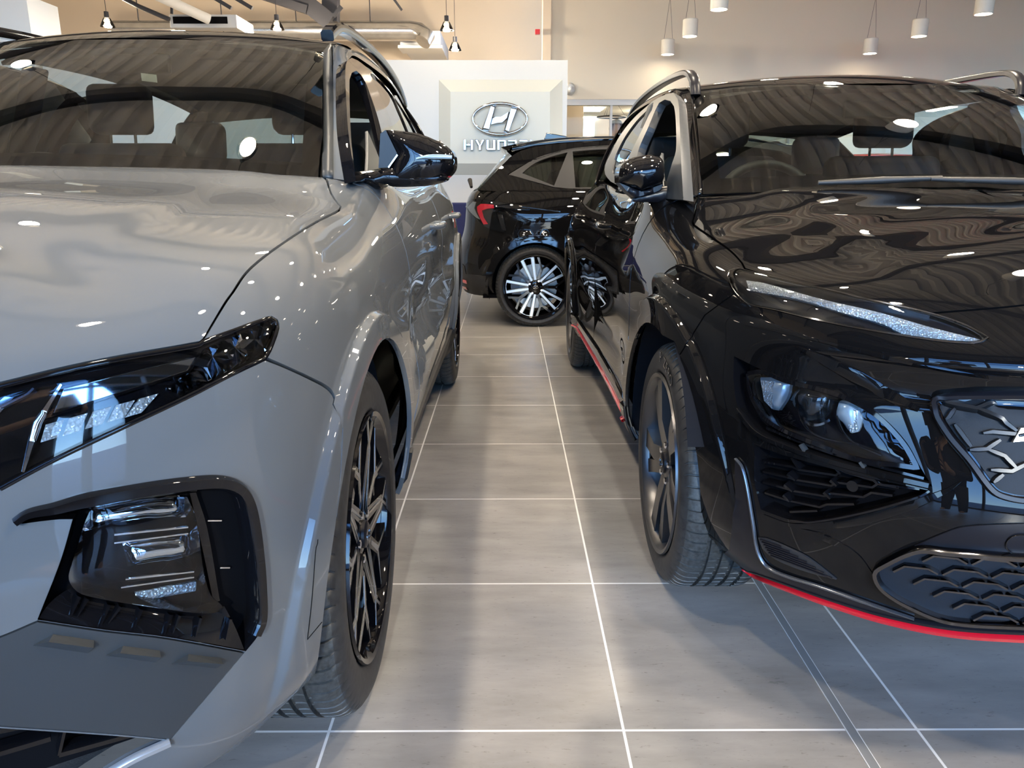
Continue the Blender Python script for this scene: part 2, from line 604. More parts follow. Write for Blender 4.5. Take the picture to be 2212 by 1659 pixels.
def loft(name, rows, n, mat, parent, sm=60, mirror=None, label=None, thick=0.0, cols=None):
    """skin through curves (each resampled to n points)"""
    G = np.stack([spline(r, n) for r in rows])
    if len(rows) > 2:
        k = np.concatenate([[0], np.cumsum(np.maximum(np.linalg.norm(np.diff(G, axis=0), axis=2).mean(1), 1e-4))])
        mm = cols or (len(rows) - 1) * 5 + 1
        A = splmat(k, np.linspace(0, k[-1], mm))
        G = np.einsum('mi,ijk->mjk', A, G)
    a, b, _ = G.shape
    V = G.reshape(-1, 3)
    F = [(i * b + j, i * b + j + 1, (i + 1) * b + j + 1, (i + 1) * b + j) for i in range(a - 1) for j in range(b - 1)]
    o = mk(name, V, F, mat, parent, angle=sm, label=label)
    if thick:
        md = o.modifiers.new('thickness', 'SOLIDIFY'); md.thickness = thick; md.offset = 0
    if mirror is not None:
        Vm = mir(V, mirror)
        o2 = mk(name, Vm, [t[::-1] for t in F], mat, parent, angle=sm, label=label)
        if thick:
            md = o2.modifiers.new('thickness', 'SOLIDIFY'); md.thickness = thick; md.offset = 0
    return o

# ---------------------------------------------------------------- shared car builders
def body_grid(cx, sg, stations):
    """stations: (P(u,Y), Q(u,Y), [(d,z)...]) -> grid of world points"""
    G = []
    for P, Q, prof in stations:
        P = np.array(P, float); Q = np.array(Q, float)
        dr = Q - P; ln = np.linalg.norm(dr); dr /= ln
        G.append([(cx + sg * (P[0] + dr[0] * d), P[1] + dr[1] * d, z) for d, z in prof])
    return np.array(G)

def sstep(a, b, x):
    t = np.clip((x - a) / (b - a), 0, 1)
    return t * t * (3 - 2 * t)

def flat_surf(o, ax, ay, centre):
    o, ax, ay = (np.array(v, float) for v in (o, ax, ay))
    G = np.array([[o + i * ax + j * ay for j in (0, .5, 1)] for i in (0, .5, 1)])
    return Surf(G, centre, nd=(12, 12))

def tyre(parent, c, sg, R, rim, w, notches=72, mat=None):
    """tyre with blocks and grooves; the axis runs along X through c, outer face towards sg"""
    h = lambda a: c[0] - sg * a
    prof = [(rim - .004, .020), (rim + .004, .010), (rim + .013, .004), (rim + .022, .001), (rim + .5 * (R - rim), -.001), (R - .034, .002), (R - .024, .007), (R - .014, .014), (R - .007, .022), (R - .002, .033)]
    tread = [(R, .046)]
    x = .046
    for gcen in (.30, .44, .58, .72):
        gx = w * gcen; gw = .0055
        tread += [(R, gx - gw), (R - .008, gx - gw + .001), (R - .008, gx + gw - .001), (R, gx + gw)]
    tread += [(R, w - .046)]
    inner = [(R - .004, w - .030), (R - .016, w - .014), (R - .034, w - .004), (rim + .02, w - .0), (rim, w - .012)]
    P = prof + tread + inner
    k0, k1 = 7, len(prof) + len(tread)
    V = []; n = notches * 4; F = []; fm = []
    da = 2 * math.pi / notches
    for j in range(n):
        q = j % 4; a = (j // 4) * da + (0, .80, .84, .96)[q] * da
        groove = q in (2, 3)
        for i, (r, xx) in enumerate(P):
            dr = 0; aa = a
            if k0 <= i < k1:
                aa = a + .35 * da * (abs(xx - w / 2) / w)
                if groove and (i < len(prof) + 2 or i > k1 - 4 or (i % 2)): dr = .0045
            V.append((h(xx), c[1] + (r - dr) * math.sin(aa), c[2] + (r - dr) * math.cos(aa)))
    m = len(P)
    for j in range(n):
        jn = (j + 1) % n
        for i in range(m - 1):
            f = (j * m + i, j * m + i + 1, jn * m + i + 1, jn * m + i)
            F.append(f if sg < 0 else f[::-1])
            fm.append(1 if k0 <= i < k1 - 1 else 0)
    return mk('tyre', V, F, None, parent, angle=40, mats=[RUB, RUBT], fm=fm)

def polar(c, sg, x, r, th):
    return (c[0] - sg * x, c[1] + r * math.sin(th), c[2] + r * math.cos(th))

def bar(mb, c, sg, path, w, x0, x1, mi=0, ridge=0.0):
    """flat bar along a polar path [(r, theta)], top at depth x0, bottom at x1 (depth inward from the outer face)"""
    pts = [np.array((r * math.sin(t), r * math.cos(t))) for r, t in path]
    ww = w if hasattr(w, '__len__') else [w] * len(pts)
    xx0 = x0 if hasattr(x0, '__len__') else [x0] * len(pts)
    V = []; n = len(pts)
    for i, p in enumerate(pts):
        a = pts[max(i - 1, 0)]; b = pts[min(i + 1, n - 1)]
        t = (b - a) / np.linalg.norm(b - a); q = np.array((-t[1], t[0])) * ww[i] / 2
        for s_, x in ((-1, x1), (-1, xx0[i]), (0, xx0[i] - ridge), (1, xx0[i]), (1, x1)):
            e = p + q * s_
            V.append((c[0] - sg * x, c[1] + e[0], c[2] + e[1]))
    F = []
    for i in range(n - 1):
        for k in range(4):
            F.append((i * 5 + k, i * 5 + k + 1, (i + 1) * 5 + k + 1, (i + 1) * 5 + k))
    F.append((0, 1, 2, 3, 4)); F.append(tuple((n - 1) * 5 + k for k in (4, 3, 2, 1, 0)))
    mb.add(V, F, mi)

def wheel(parent, c, sg, R, rim, w, style, rot=0.0, body=None, face=None, lug=5, emblem=True):
    D = math.radians
    mb = MB()
    X = lambda a: -sg * a
    # barrel and lip
    mb.lathe([(rim - .002, X(.012)), (rim + .006, X(.004)), (rim + .004, X(-.002)), (rim - .006, X(.001)), (rim - .014, X(.012)), (rim - .020, X(.04)), (rim - .030, X(.10)), (rim - .034, X(w - .03)), (rim - .0, X(w - .01))], c, 64, 'x')
    mb.lathe([(.0, X(.022)), (.030, X(.022)), (.050, X(.026)), (.062, X(.034)), (.075, X(.06)), (.075, X(.10))], c, 40, 'x')
    fb = MB()
    if style == 'star':
        for k in range(5):
            t0 = rot + k * D(72)
            for s_ in (-1, 1):
                pth = [(.050, t0 + s_ * D(30)), (rim * .70, t0 + s_ * D(2.6)), (rim * .985, t0 - s_ * D(8.0))]
                bar(mb, c, sg, pth, [.030, .024, .024], [.022, .014, .012], .075)
                bar(fb, c, sg, pth, [.006, .0065, .008], [.0215, .0135, .0115], .020)
                pth = [(rim * .60, t0 + D(36)), (rim * .985, t0 + D(36) + s_ * D(17))]
                bar(mb, c, sg, pth, .024, .016, .06)
                bar(fb, c, sg, pth, [.008, .006], .0155, .022)
                pth = [(rim * .60, t0 + D(36)), (rim * .56, t0 + D(36) + s_ * D(26))]
                bar(mb, c, sg, pth, .018, .022, .06)
            pth = [(.060, t0 + D(36)), (rim * .34, t0 + D(36)), (rim * .60, t0 + D(36))]
            bar(mb, c, sg, pth, [.034, .028, .026], [.026, .020, .016], .07)
            bar(fb, c, sg, pth[1:], [.009, .014], [.0195, .0155], .022)
    if style == 'blade':
        for k in range(5):
            t0 = rot + k * D(72)
            bar(mb, c, sg, [(.045, t0 - D(16)), (.12, t0 - D(9)), (rim * .985, t0 - D(13))], [.050, .046, .060], [.026, .014, .012], .065, .010)
            bar(mb, c, sg, [(.050, t0 + D(20)), (.12, t0 + D(12)), (rim * .985, t0 + D(9))], [.042, .036, .042], [.028, .020, .018], .065, .006)
            bar(mb, c, sg, [(rim * .80, t0 - D(2)), (rim * .99, t0 - D(2))], [.02, .07], .022, .06)
            bar(fb, c, sg, [(.075, t0 + D(2)), (rim * .80, t0 - D(0.5))], [.006, .012], .033, .036)
    if style == 'pairs':
        for k in range(5):
            t0 = rot + k * D(72)
            for s_ in (-1, 1):
                pth = [(.056, t0 + s_ * D(15)), (rim * .96, t0 + s_ * D(10.5))]
                bar(mb, c, sg, pth, .030, .020, .07)
                bar(fb, c, sg, pth, [.014, .020], .0195, .024)
                pth = [(.062, t0 + D(36) + s_ * D(3)), (rim * .62, t0 + D(36) + s_ * D(2)), (rim * .97, t0 + D(36) + s_ * D(15))]
                bar(mb, c, sg, pth, [.012, .014, .018], .030, .065)
            bar(fb, c, sg, [(rim * .945, t0 - D(12)), (rim * .955, t0), (rim * .945, t0 + D(12))], .012, .0195, .024)
    o = mb.obj('wheel', body or GBLK, parent, angle=35)
    f = fb.obj('spoke_face', face or MACH, o, angle=35)
    tyre(o, c, sg, R, rim, w)
    cap = MB().lathe([(0, X(.012)), (.022, X(.012)), (.029, X(.016)), (.031, X(.026))], c, 32, 'x').obj('centre_cap', SATBLK if style != 'pairs' else GBLK, o, angle=40)
    if emblem:
        eb = MB()
        ring = [(c[0] - sg * .0115, c[1] + .019 * math.sin(a), c[2] + .0105 * math.cos(a)) for a in np.linspace(0, 2 * math.pi, 25)[:-1]]
        eb.tube(ring, .0016, 6, closed=True)
        for a in (-1, 1):
            eb.tube([(c[0] - sg * .0115, c[1] + a * .0075 - .003, c[2] - .008), (c[0] - sg * .0115, c[1] + a * .0075 + .003, c[2] + .008)], .0018, 6)
        eb.tube([(c[0] - sg * .0115, c[1] - .006, c[2] - .002), (c[0] - sg * .0115, c[1] + .006, c[2] + .002)], .0016, 6)
        eb.obj('emblem', CHROME, o, angle=40)
    for k in range(lug):
        a = rot + (k + .5) * 2 * math.pi / lug
        p = (c[0], c[1] + .052 * math.sin(a), c[2] + .052 * math.cos(a))
        MB().lathe([(0, X(.018)), (.008, X(.018)), (.010, X(.022)), (.010, X(.045))], p, 6, 'x').obj('lug_nut', CHROME, o)
    dk = MB().lathe([(.06, X(.085)), (rim * .70, X(.085)), (rim * .70, X(.108)), (.06, X(.108))], c, 40, 'x').obj('brake_disc', M('brake disc', (.25, .25, .25), .35, 1.0) if not bpy.data.materials.get('brake disc') else bpy.data.materials['brake disc'], o, angle=40)
    mb = MB()
    for a in np.linspace(-.5, .5, 6)[:-1]:
        pass
    mb.lathe([(rim * .50, X(.07)), (rim * .78, X(.07)), (rim * .78, X(.12)), (rim * .50, X(.12)), (rim * .50, X(.07))], c, 40, 'x')
    # keep only a caliper sized arc of the ring
    ks = {i for i, v in enumerate(mb.V) if (v[1] - c[1]) > rim * .30}
    F_ = [f_ for f_ in mb.F if all(i in ks for i in f_)]
    used = sorted({i for f_ in F_ for i in f_}); re_ = {v: k for k, v in enumerate(used)}
    mb.V = [mb.V[i] for i in used]; mb.F = [tuple(re_[i] for i in f_) for f_ in F_]; mb.m = [0] * len(mb.F)
    mb.obj('brake_caliper', M('caliper', (.12, .12, .13), .4, .6) if not bpy.data.materials.get('caliper') else bpy.data.materials['caliper'], o, angle=40)
    return o

def copy_tree(o, parent=None):
    c = o.copy(); COL.objects.link(c)
    if parent is not None: c.parent = parent
    for ch in list(o.children): copy_tree(ch, c)
    return c

def place_wheels(front, base, dy):
    """front right wheel exists; add its rear copy and the pair on the far side"""
    for sx, yy in ((1, dy), (-1, 0), (-1, dy)):
        c = copy_tree(front)
        c.parent = front.parent
        c.location = (0, yy, 0); c.scale = (sx, 1, 1)

def well(parent, cx, sg, yc, zc, r, u0, u1, a1=106):
    """wheel housing"""
    mb = MB()
    V = []; n = 28
    for u in (u0, u1):
        for k in range(n + 1):
            a = math.radians(-66 + (a1 + 66) * k / n)
            V.append((cx + sg * u, yc + r * math.sin(a), zc + r * math.cos(a)))
    F = [(k, k + 1, n + 2 + k, n + 1 + k) for k in range(n)]
    mb.add(V, F)
    mb.add(V[:n + 1], [tuple(range(n + 1))])
    mb.obj('wheel_arch_liner', ARCHL, parent)

def seat(parent, x, y, z, w, mat, up=0.62, lean=0.16, head=True, sgn=1, heads=(0,)):
    """seat facing -Y: cushion, backrest and head restraint(s)"""
    mb = MB()
    mb.box((x - w / 2, y - .45, z - .12), (x + w / 2, y + .05, z + .03))
    s_ = mb.obj('seat', mat, parent, bevel=.04)
    mb = MB()
    mb.obox((x, y + .06 + lean / 2, z + up / 2), (w / 2, 0, 0), (0, .055, -.015), (0, lean / 2, up / 2))
    mb.obj('seat_back', mat, s_, bevel=.045)
    if head:
        for hx in heads:
            mb = MB(); mb.obox((x + hx, y + .07 + lean, z + up + .135), (.125, 0, 0), (0, .045, -.01), (0, .012, .095))
            hd = mb.obj('head_restraint', mat, s_, bevel=.035)
            mb = MB()
            for q in (-.05, .05):
                mb.tube([(x + hx + q, y + .06 + lean, z + up - .03), (x + hx + q, y + .07 + lean, z + up + .08)], .006, 8)
            mb.obj('head_restraint_post', CHROME, s_, angle=40)
    return s_

def steering(parent, c, r=.185):
    mb = MB()
    c = np.array(c, float); ax = np.array((0, .42, .9)) ; ax /= np.linalg.norm(ax)
    u = np.array((1., 0, 0)); v = np.cross(ax, u)
    v = np.array((0, -.42 * 0 + .35, .93)); v /= np.linalg.norm(v)
    mb.tube([c + r * (math.cos(a) * u + math.sin(a) * v) for a in np.linspace(0, 2 * math.pi, 41)[:-1]], .016, 10, closed=True)
    mb.tube([c - r * u, c, c + r * u], .018, 8)
    mb.tube([c, c - r * v], .018, 8)
    mb.tube([c + (0, -.03, 0), c + (0, .03, .0)], .07, 16)
    return mb.obj('steering_wheel', TRIMB, parent, angle=50)

def sidewall_text(name, txt, c, sg, r, mid, size, x, mat, parent, pitch=None):
    """raised letters following the tyre wall; sg gives the outward side along X, mid the angle of the middle letter"""
    gap = pitch or size * .92
    n = len(txt)
    for i, ch in enumerate(txt):
        if ch == ' ': continue
        cu = bpy.data.curves.new('glyph', 'FONT'); cu.body = ch; cu.size = size * 1.35; cu.align_x = 'CENTER'; cu.extrude = .0008
        ob = bpy.data.objects.new('glyph', cu); me = bpy.data.meshes.new_from_object(ob)
        a = mid + (i - (n - 1) / 2) * gap / r
        V = []; b = 0
        for v in me.vertices:
            # local: u along the circle, w outward
            rr = r + v.co.y; aa = a + v.co.x / r
            # viewed from outside on the -X side the rear (+Y) is on the left
            V.append((c[0] + sg * (x + v.co.z), c[1] - rr * math.sin(aa), c[2] + rr * math.cos(aa)))
        mk(name, V, [tuple(p.vertices) for p in me.polygons], mat, parent)
        bpy.data.objects.remove(ob); bpy.data.curves.remove(cu); bpy.data.meshes.remove(me)

def rail(parent, pts, w, h, mat):
    """flat roof rail with rounded edges swept along pts"""
    C_ = spline(pts, 60); T = np.gradient(C_, axis=0); T /= np.linalg.norm(T, axis=1)[:, None]
    X_ = np.array((1., 0, 0)); V = []
    sec = [(-1, -.7), (-.8, -1), (.8, -1), (1, -.7), (1, .6), (.7, 1), (-.7, 1), (-1, .6)]
    for p, t in zip(C_, T):
        n = np.cross(X_, t); n = n / np.linalg.norm(n)
        for a, b in sec: V.append(p + X_ * a * w / 2 + n * b * h / 2)
    F = [(i * 8 + k, i * 8 + (k + 1) % 8, (i + 1) * 8 + (k + 1) % 8, (i + 1) * 8 + k) for i in range(59) for k in range(8)]
    F += [tuple(range(8)), tuple(59 * 8 + k for k in range(7, -1, -1))]
    mb = MB(); mb.add(V, F); return mb.obj('roof_rail', mat, parent, angle=40)

# ================================================================ grey car on the left
TX = -1.2
tuc = empty('sport_utility_car', (TX, 1.5, 0), 'solid grey family car on the left with black angular mirror and machined star wheels', 'car', None)
CT = (TX, 2.6, .7)
_lo = [(.10, .20), (.05, .27), (.015, .38), (0, .52), (0, .68)]
door = [(.10, .20), (.055, .27), (.02, .38), (0, .5), (0, .66), (.004, .80), (.012, .90), (.03, .975), (.055, 1.035), (.095, 1.085), (.35, 1.12)]
side = [(.085, .20), (.045, .27), (.015, .38), (0, .52), (0, .68), (.008, .82), (.026, .905), (.062, .965), (.115, .998), (.35, 1.050), (.938, 1.085)]
stT = [
    ((0, .60), (0, 1.3), [(.12, .20), (.05, .27), (.02, .38), (0, .52), (0, .68), (.015, .78), (.04, .845), (.09, .89), (.18, .935), (.42, .995), (.70, 1.035)]),
    ((.40, .67), (0, 1.3), [(.11, .20), (.05, .27), (.02, .38), (0, .52), (0, .68), (.015, .78), (.04, .845), (.09, .89), (.18, .935), (.42, .995), (.745, 1.035)]),
    ((.60, .80), (0, 1.32), _lo + [(.015, .79), (.04, .855), (.085, .90), (.17, .94), (.42, .99), (.793, 1.037)]),
    ((.72, .875), (0, 1.34), _lo + [(.015, .80), (.035, .865), (.07, .905), (.15, .945), (.42, 1.0), (.857, 1.04)]),
    ((.80, .94), (0, 1.36), _lo + [(.014, .81), (.032, .87), (.062, .912), (.13, .945), (.42, 1.0), (.903, 1.042)]),
    ((.86, 1.02), (0, 1.40), _lo + [(.012, .82), (.030, .885), (.060, .93), (.12, .965), (.40, 1.012), (.94, 1.046)]),
    ((.902, 1.14), (0, 1.45), _lo + [(.010, .83), (.028, .90), (.060, .948), (.115, .98), (.38, 1.028), (.954, 1.055)]),
    ((.924, 1.30), (0, 1.52), [(.09, .20), (.045, .27), (.015, .38), (0, .52), (0, .68), (.008, .83), (.026, .91), (.062, .965), (.112, .993), (.36, 1.042), (.95, 1.068)]),
    ((.933, 1.5), (0, 1.62), side[:8] + [(.115, 1.008), (.36, 1.056), (.941, 1.085)]),
    ((.934, 1.75), (0, 1.75), [(.085, .20), (.045, .27), (.015, .38), (0, .52), (0, .68), (.008, .82), (.028, .92), (.064, .990), (.118, 1.03), (.35, 1.076), (.934, 1.105)]),
    ((.934, 2.05), (0, 1.86), [(.095, .20), (.05, .27), (.018, .38), (0, .51), (0, .67), (.006, .81), (.02, .91), (.048, .985), (.085, 1.04), (.19, 1.095), (.953, 1.12)]),
    ((.935, 2.4), (.4, 2.4), door),
    ((.935, 3.2), (.4, 3.2), door),
    ((.934, 3.8), (.4, 3.8), [(.09, .20), (.05, .27), (.018, .38), (0, .5), (0, .66), (.004, .80), (.012, .90), (.03, .985), (.055, 1.05), (.095, 1.105), (.35, 1.14)]),
    ((.930, 4.2), (.4, 4.2), [(.09, .20), (.05, .27), (.018, .38), (0, .5), (0, .66), (.004, .80), (.014, .90), (.035, .99), (.07, 1.06), (.12, 1.125), (.35, 1.16)]),
    ((.905, 4.6), (.4, 4.5), [(.10, .25), (.05, .30), (.018, .40), (0, .5), (0, .66), (.006, .80), (.02, .90), (.045, .99), (.085, 1.07), (.14, 1.14), (.38, 1.18)]),
    ((.83, 4.88), (.35, 4.6), [(.10, .25), (.05, .32), (.018, .42), (0, .5), (0, .66), (.006, .80), (.03, .90), (.06, .99), (.10, 1.07), (.16, 1.14), (.4, 1.18)]),
    ((.60, 5.02), (.25, 4.7), [(.10, .25), (.05, .32), (.018, .42), (0, .5), (0, .66), (.02, .80), (.06, .90), (.09, .99), (.13, 1.07), (.19, 1.14), (.38, 1.18)]),
    ((0, 5.08), (0, 4.7), [(.10, .25), (.05, .32), (.018, .42), (0, .5), (0, .66), (.02, .80), (.06, .90), (.09, .99), (.13, 1.07), (.19, 1.14), (.38, 1.18)]),
]
def t_disp(P, st):
    u = P[:, 0] - TX
    out = np.zeros(len(P))
    ok = sstep(.80, .86, u)
    for ya in (1.5, 4.18):
        r = np.hypot(P[:, 1] - ya, P[:, 2] - .36)
        out += .017 * sstep(.477, .465, r) * ok * (P[:, 2] > .2)
    y, z = P[:, 1], P[:, 2]
    # slanted facets pressed into the doors
    m = sstep(2.0, 2.25, y) * sstep(3.95, 3.6, y)
    line = .50 + .115 * (y - 2.0)
    v = np.clip(1 - np.abs(z - line) / .16, 0, 1)
    out += m * ok * .016 * v * np.where(z > line, 1.0, 1.0)
    line2 = .86 - .02 * (y - 2.0)
    out -= m * ok * .018 * np.clip(1 - np.abs(z - (line + line2) / 2) / .13, 0, 1)
    P = P.copy(); P[:, 0] += out
    P[:, 2] += .007 * sstep(.63, .53, np.abs(u)) * sstep(.90, .97, z) * sstep(2.2, 2.05, y)
    return P
TB = Surf(body_grid(TX, 1, stT), CT, t_disp, nd=(330, 150))
W_ = lambda u, y, z: (TX + u, y, z, 'w')
# hood
hood_edge = [(438, 731, 1), (486, 650), (500, 631), (529, 588), (572, 550), (637, 505), (681, 478), (731, 452), (734, 446, 1), (721, 431), (713, 418), (707, 400, 1)]
panel('hood', TB, hood_edge + [W_(.725, 2.02, 1.098), W_(.5, 1.93, 1.11), W_(.25, 1.88, 1.115), W_(0, 1.84, 1.12), W_(0, 1.75, 1.105), W_(0, 1.65, 1.095), W_(0, 1.55, 1.08), W_(0, 1.45, 1.058), W_(0, 1.38, 1.045), W_(0, 1.33, 1.04), W_(0, 1.305, 1.036), W_(0, 1.25, 1.027), W_(0, 1.15, 1.015), W_(0, 1.0, .993), W_(0, .85, .95), W_(0, .72, .905), W_(.15, .725, .903), W_(.3, .74, .90), (-260, 868), (-120, 850), (0, 824.5), (126.6, 793.5), (253, 767.5), (432, 736)], GREY, tuc, h=.028, mirror=TX, rim=.015)
# headlamp bank
lamp_o = [(-120, 880), (0, 834), (127, 803), (254, 776), (432, 744.5), (439, 738.5), (506, 714), (564, 693), (586, 687), (597, 693), (600, 708), (583, 757), (572, 775, 1), (506, 806), (398, 861), (253, 929), (108, 998), (0, 1056), (-120, 1120, 1)]
def arch_lines(surf, cx, sg, yc, zc, radii, u, a0=-110, a1=110, n=150):
    out = []; dsp = surf.disp
    for r in radii:
        ang = np.radians(np.linspace(a0, a1, n))
        T = np.stack([yc + r * np.sin(ang), zc + r * np.cos(ang)], 1)
        st = np.array([surf.near((cx + sg * u, a, b)) for a, b in T])
        surf.disp = None
        for _ in range(5):
            P = surf.P(st)[:, 1:]; e_ = 1e-3
            A = (surf.P(st + [e_, 0])[:, 1:] - P) / e_; B = (surf.P(st + [0, e_])[:, 1:] - P) / e_
            det = A[:, 0] * B[:, 1] - A[:, 1] * B[:, 0]; det = np.where(np.abs(det) < 1e-3, 1e-3, det); R_ = T - P
            ds = (R_[:, 0] * B[:, 1] - R_[:, 1] * B[:, 0]) / det; dt = (A[:, 0] * R_[:, 1] - A[:, 1] * R_[:, 0]) / det
            st = st + np.clip(np.stack([ds, dt], 1), -.05, .05)
        surf.disp = dsp
        out.append(st)
    return out
AL = arch_lines(TB, TX, 1, 1.5, .36, (.459, .465, .469, .473, .477, .484), .94) + arch_lines(TB, TX, 1, 4.18, .36, (.459, .465, .469, .473, .477, .484), .94)
# wing outside the hood (between shut line, lamp, bumper line and door)
def circ(cx_, sg, yc, r, zc, a0, a1, n, u):
    return [(cx_ + sg * u, yc + r * math.sin(math.radians(a)), zc + r * math.cos(math.radians(a)), 'w') for a in np.linspace(a0, a1, n)]
archF = circ(TX, 1, 1.5, .408, .37, -62, 97, 26, .94)
fen = [(443, 732, 1), (491, 652), (505, 633), (534, 591), (576, 554), (640, 509), (684, 482), (734, 456), (738, 446, 1), (725, 430), (717, 417), (712, 402, 1), W_(.735, 2.02, 1.098), W_(.80, 2.03, 1.095), W_(.86, 2.10, 1.03), W_(.90, 2.13, .90), W_(.93, 2.13, .7), W_(.93, 2.13, .5), W_(.92, 2.05, .33), W_(.90, 1.93, .27)]
fen += [p for p in archF[::-1]]
fen += [(731, 872, 1), (727, 858), (711, 836), (671, 814), (617, 789), (578, 772, 1), (587, 757), (604, 708), (600, 690), (587, 682), (564, 688), (506, 709)]
panel('front_wing', TB, fen, GREY, tuc, h=.022, mirror=TX, lines=AL)
# bumper
pod_o = [(32, 1133, 1), (34, 1119, 1), (60, 1105), (119, 1093), (179, 1077.5), (318, 1052), (397, 1040), (469, 1034), (508, 1042), (534, 1065), (550, 1111), (564, 1199), (570, 1278), (570, 1342), (556, 1373), (530, 1406, 1), (357, 1375), (222, 1359), (81, 1338, 1), (131, 1210), (157, 1121, 1), (120, 1122)]
skid_o = [(-140, 1420, 1), (0, 1374), (81, 1340, 1), (222, 1361), (357, 1377), (530, 1408, 1), (369, 1598, 1), (238, 1586), (0, 1570), (-140, 1560, 1)]
low_o = [(-140, 1563, 1), (0, 1573), (238, 1589), (366, 1600, 1), (280, 1640), (200, 1690), (100, 1760), (-140, 1860, 1)]
archFb = circ(TX, 1, 1.5, .408, .37, -112, -64, 9, .94)
bum = [(-120, 1124, 1), (0, 1060), (108, 1002), (253, 933), (398, 865), (506, 810), (573, 779, 1), (613, 795), (667, 820), (705, 841), (722, 862), (726, 874, 1)]
bum += archFb[::-1]
bum += [W_(.90, 1.10, .24), W_(.86, 1.10, .20), W_(.78, 1.02, .205), W_(.60, .87, .20), W_(.40, .78, .20), (-140, 1860, 1), (-140, 1500, 1), (-140, 1300, 1)]
panel('front_bumper', TB, bum, GREY, tuc, holes=[pod_o, skid_o, low_o], h=.018, mirror=TX, lines=AL)
panel('skid_plate', TB, skid_o, SATIN, tuc, off=.001, h=.02, mirror=TX, inset=.002)
for q in ([(71, 1393, 1), (115, 1369, 1), (203, 1382, 1), (190, 1410, 1)], [(228, 1415, 1), (266, 1394, 1), (345, 1404, 1), (334, 1430, 1)], [(369, 1433, 1), (407, 1412, 1), (475, 1420, 1), (467, 1443, 1)]):
    P_, n_ = TB.ev(np.array([TB.px(a, b) for a, b, _ in q]))
    V = list(P_ + n_ * .001) + [P_[1] + n_[1] * .016 + (0, 0, -.001), P_[2] + n_[2] * .016 + (0, 0, -.001), P_[3] + n_[3] * .001]
    V = [P_[0] + n_[0] * .0012, P_[1] + n_[1] * .0012, P_[2] + n_[2] * .0012, P_[3] + n_[3] * .0012, P_[0] * .25 + P_[1] * .75 + n_[1] * .013, P_[3] * .2 + P_[2] * .8 + n_[2] * .013]
    F = [(0, 4, 5, 3), (0, 1, 4), (1, 2, 5, 4), (2, 3, 5)]
    o = mk('bumper_fin', V, F, SATIN, tuc)
    mk('bumper_fin', [(2 * TX - v[0], v[1], v[2]) for v in V], [f[::-1] for f in F], SATIN, tuc)
for ln in ([(683, 1165), (674, 1290), (664, 1381, 1), (680, 1362), (695, 1344)],):
    ribbon('bumper_seam', TB, ln, .0016, DARK, tuc, off=.0004, hgt=.0006, mirror=TX)
# headlamp bank: black base set back, jewels on it, clear cover
panel('headlamp', TB, lamp_o, GBLK, tuc, off=-.012, h=.02, mirror=TX, rim=.03)
hl = [o for o in tuc.children if o.name.startswith('headlamp')][0]
def facets(name, surf, outline, mat, parent, h, amp, off):
    st = surf.path(outline); v, f = trim([st], h)
    P, n = surf.ev(v)
    rs = np.random.RandomState(3)
    V = []; F = []
    for t in f:
        c = P[t].mean(0) + n[t].mean(0) * (off + amp)
        b = len(V)
        V += [P[t[0]] + n[t[0]] * off, P[t[1]] + n[t[1]] * off, P[t[2]] + n[t[2]] * off, c + (rs.rand(3) - .5) * h * .25]
        F += [(b, b + 1, b + 3), (b + 1, b + 2, b + 3), (b + 2, b, b + 3)]
    return mk(name, V, F, mat, parent)
facets('facet_jewel', TB, [(433, 768, 1), (449, 748, 1), (564, 700, 1), (592, 694, 1), (596, 706, 1), (576, 764, 1), (500, 802), (398, 852, 1), (360, 843, 1), (411, 803, 1)], M('facet chrome', (.42, .42, .43), .08, 1.0), hl, .034, .011, -.011)
panel('light_jewel', TB, [(108, 896, 1), (134, 839, 1), (433, 767, 1), (409, 798, 1)], REFL, hl, off=-.008, h=.02, rim=.01)
ribbon('jewel_frame', TB, [(108, 899, 1), (134, 836, 1), (436, 763, 1), (411, 801, 1), (108, 899, 1)], .004, GBLK, hl, off=-.005)
led_o = [(85, 961, 1), (98, 918, 1), (356, 847, 1), (356, 863, 1), (239, 928, 1), (87, 961, 1)]
for k in range(5):
    a, b = k / 5, (k + .78) / 5
    tl = np.array((98, 918.)); tr = np.array((356, 847.)); bl = np.array((87, 957.)); br = np.array((330, 884.))
    if k == 4: br = np.array((318, 889.))
    q = [tl + (tr - tl) * a, tl + (tr - tl) * b, bl + (br - bl) * b, bl + (br - bl) * a]
    panel('led_cell', TB, [(*p, 1) for p in q], CRYS, hl, off=-.006, h=.012, rim=.008, dome=.004)
ribbon('chrome_divider', TB, [(50, 1020, 1), (80, 914, 1), (132, 830, 1)], [.004, .010, .004], CHROME, hl, off=-.002)
ribbon('chrome_divider', TB, [(0, 880, 1), (60, 850, 1), (72, 838, 1)], .004, DCHROME, hl, off=-.003)
panel('light_jewel', TB, [(-40, 900, 1), (8, 855, 1), (28, 857, 1), (-5, 895, 1)], REFL, hl, off=-.006, h=.02, rim=.01)
panel('lamp_cover', TB, lamp_o, LENS, tuc, off=.0, h=.02, mirror=TX, rim=.008, inset=.001)
ribbon('lamp_seal', TB, lamp_o[1:-1], .006, GBLK, tuc, off=.0, hgt=.002, mirror=TX)
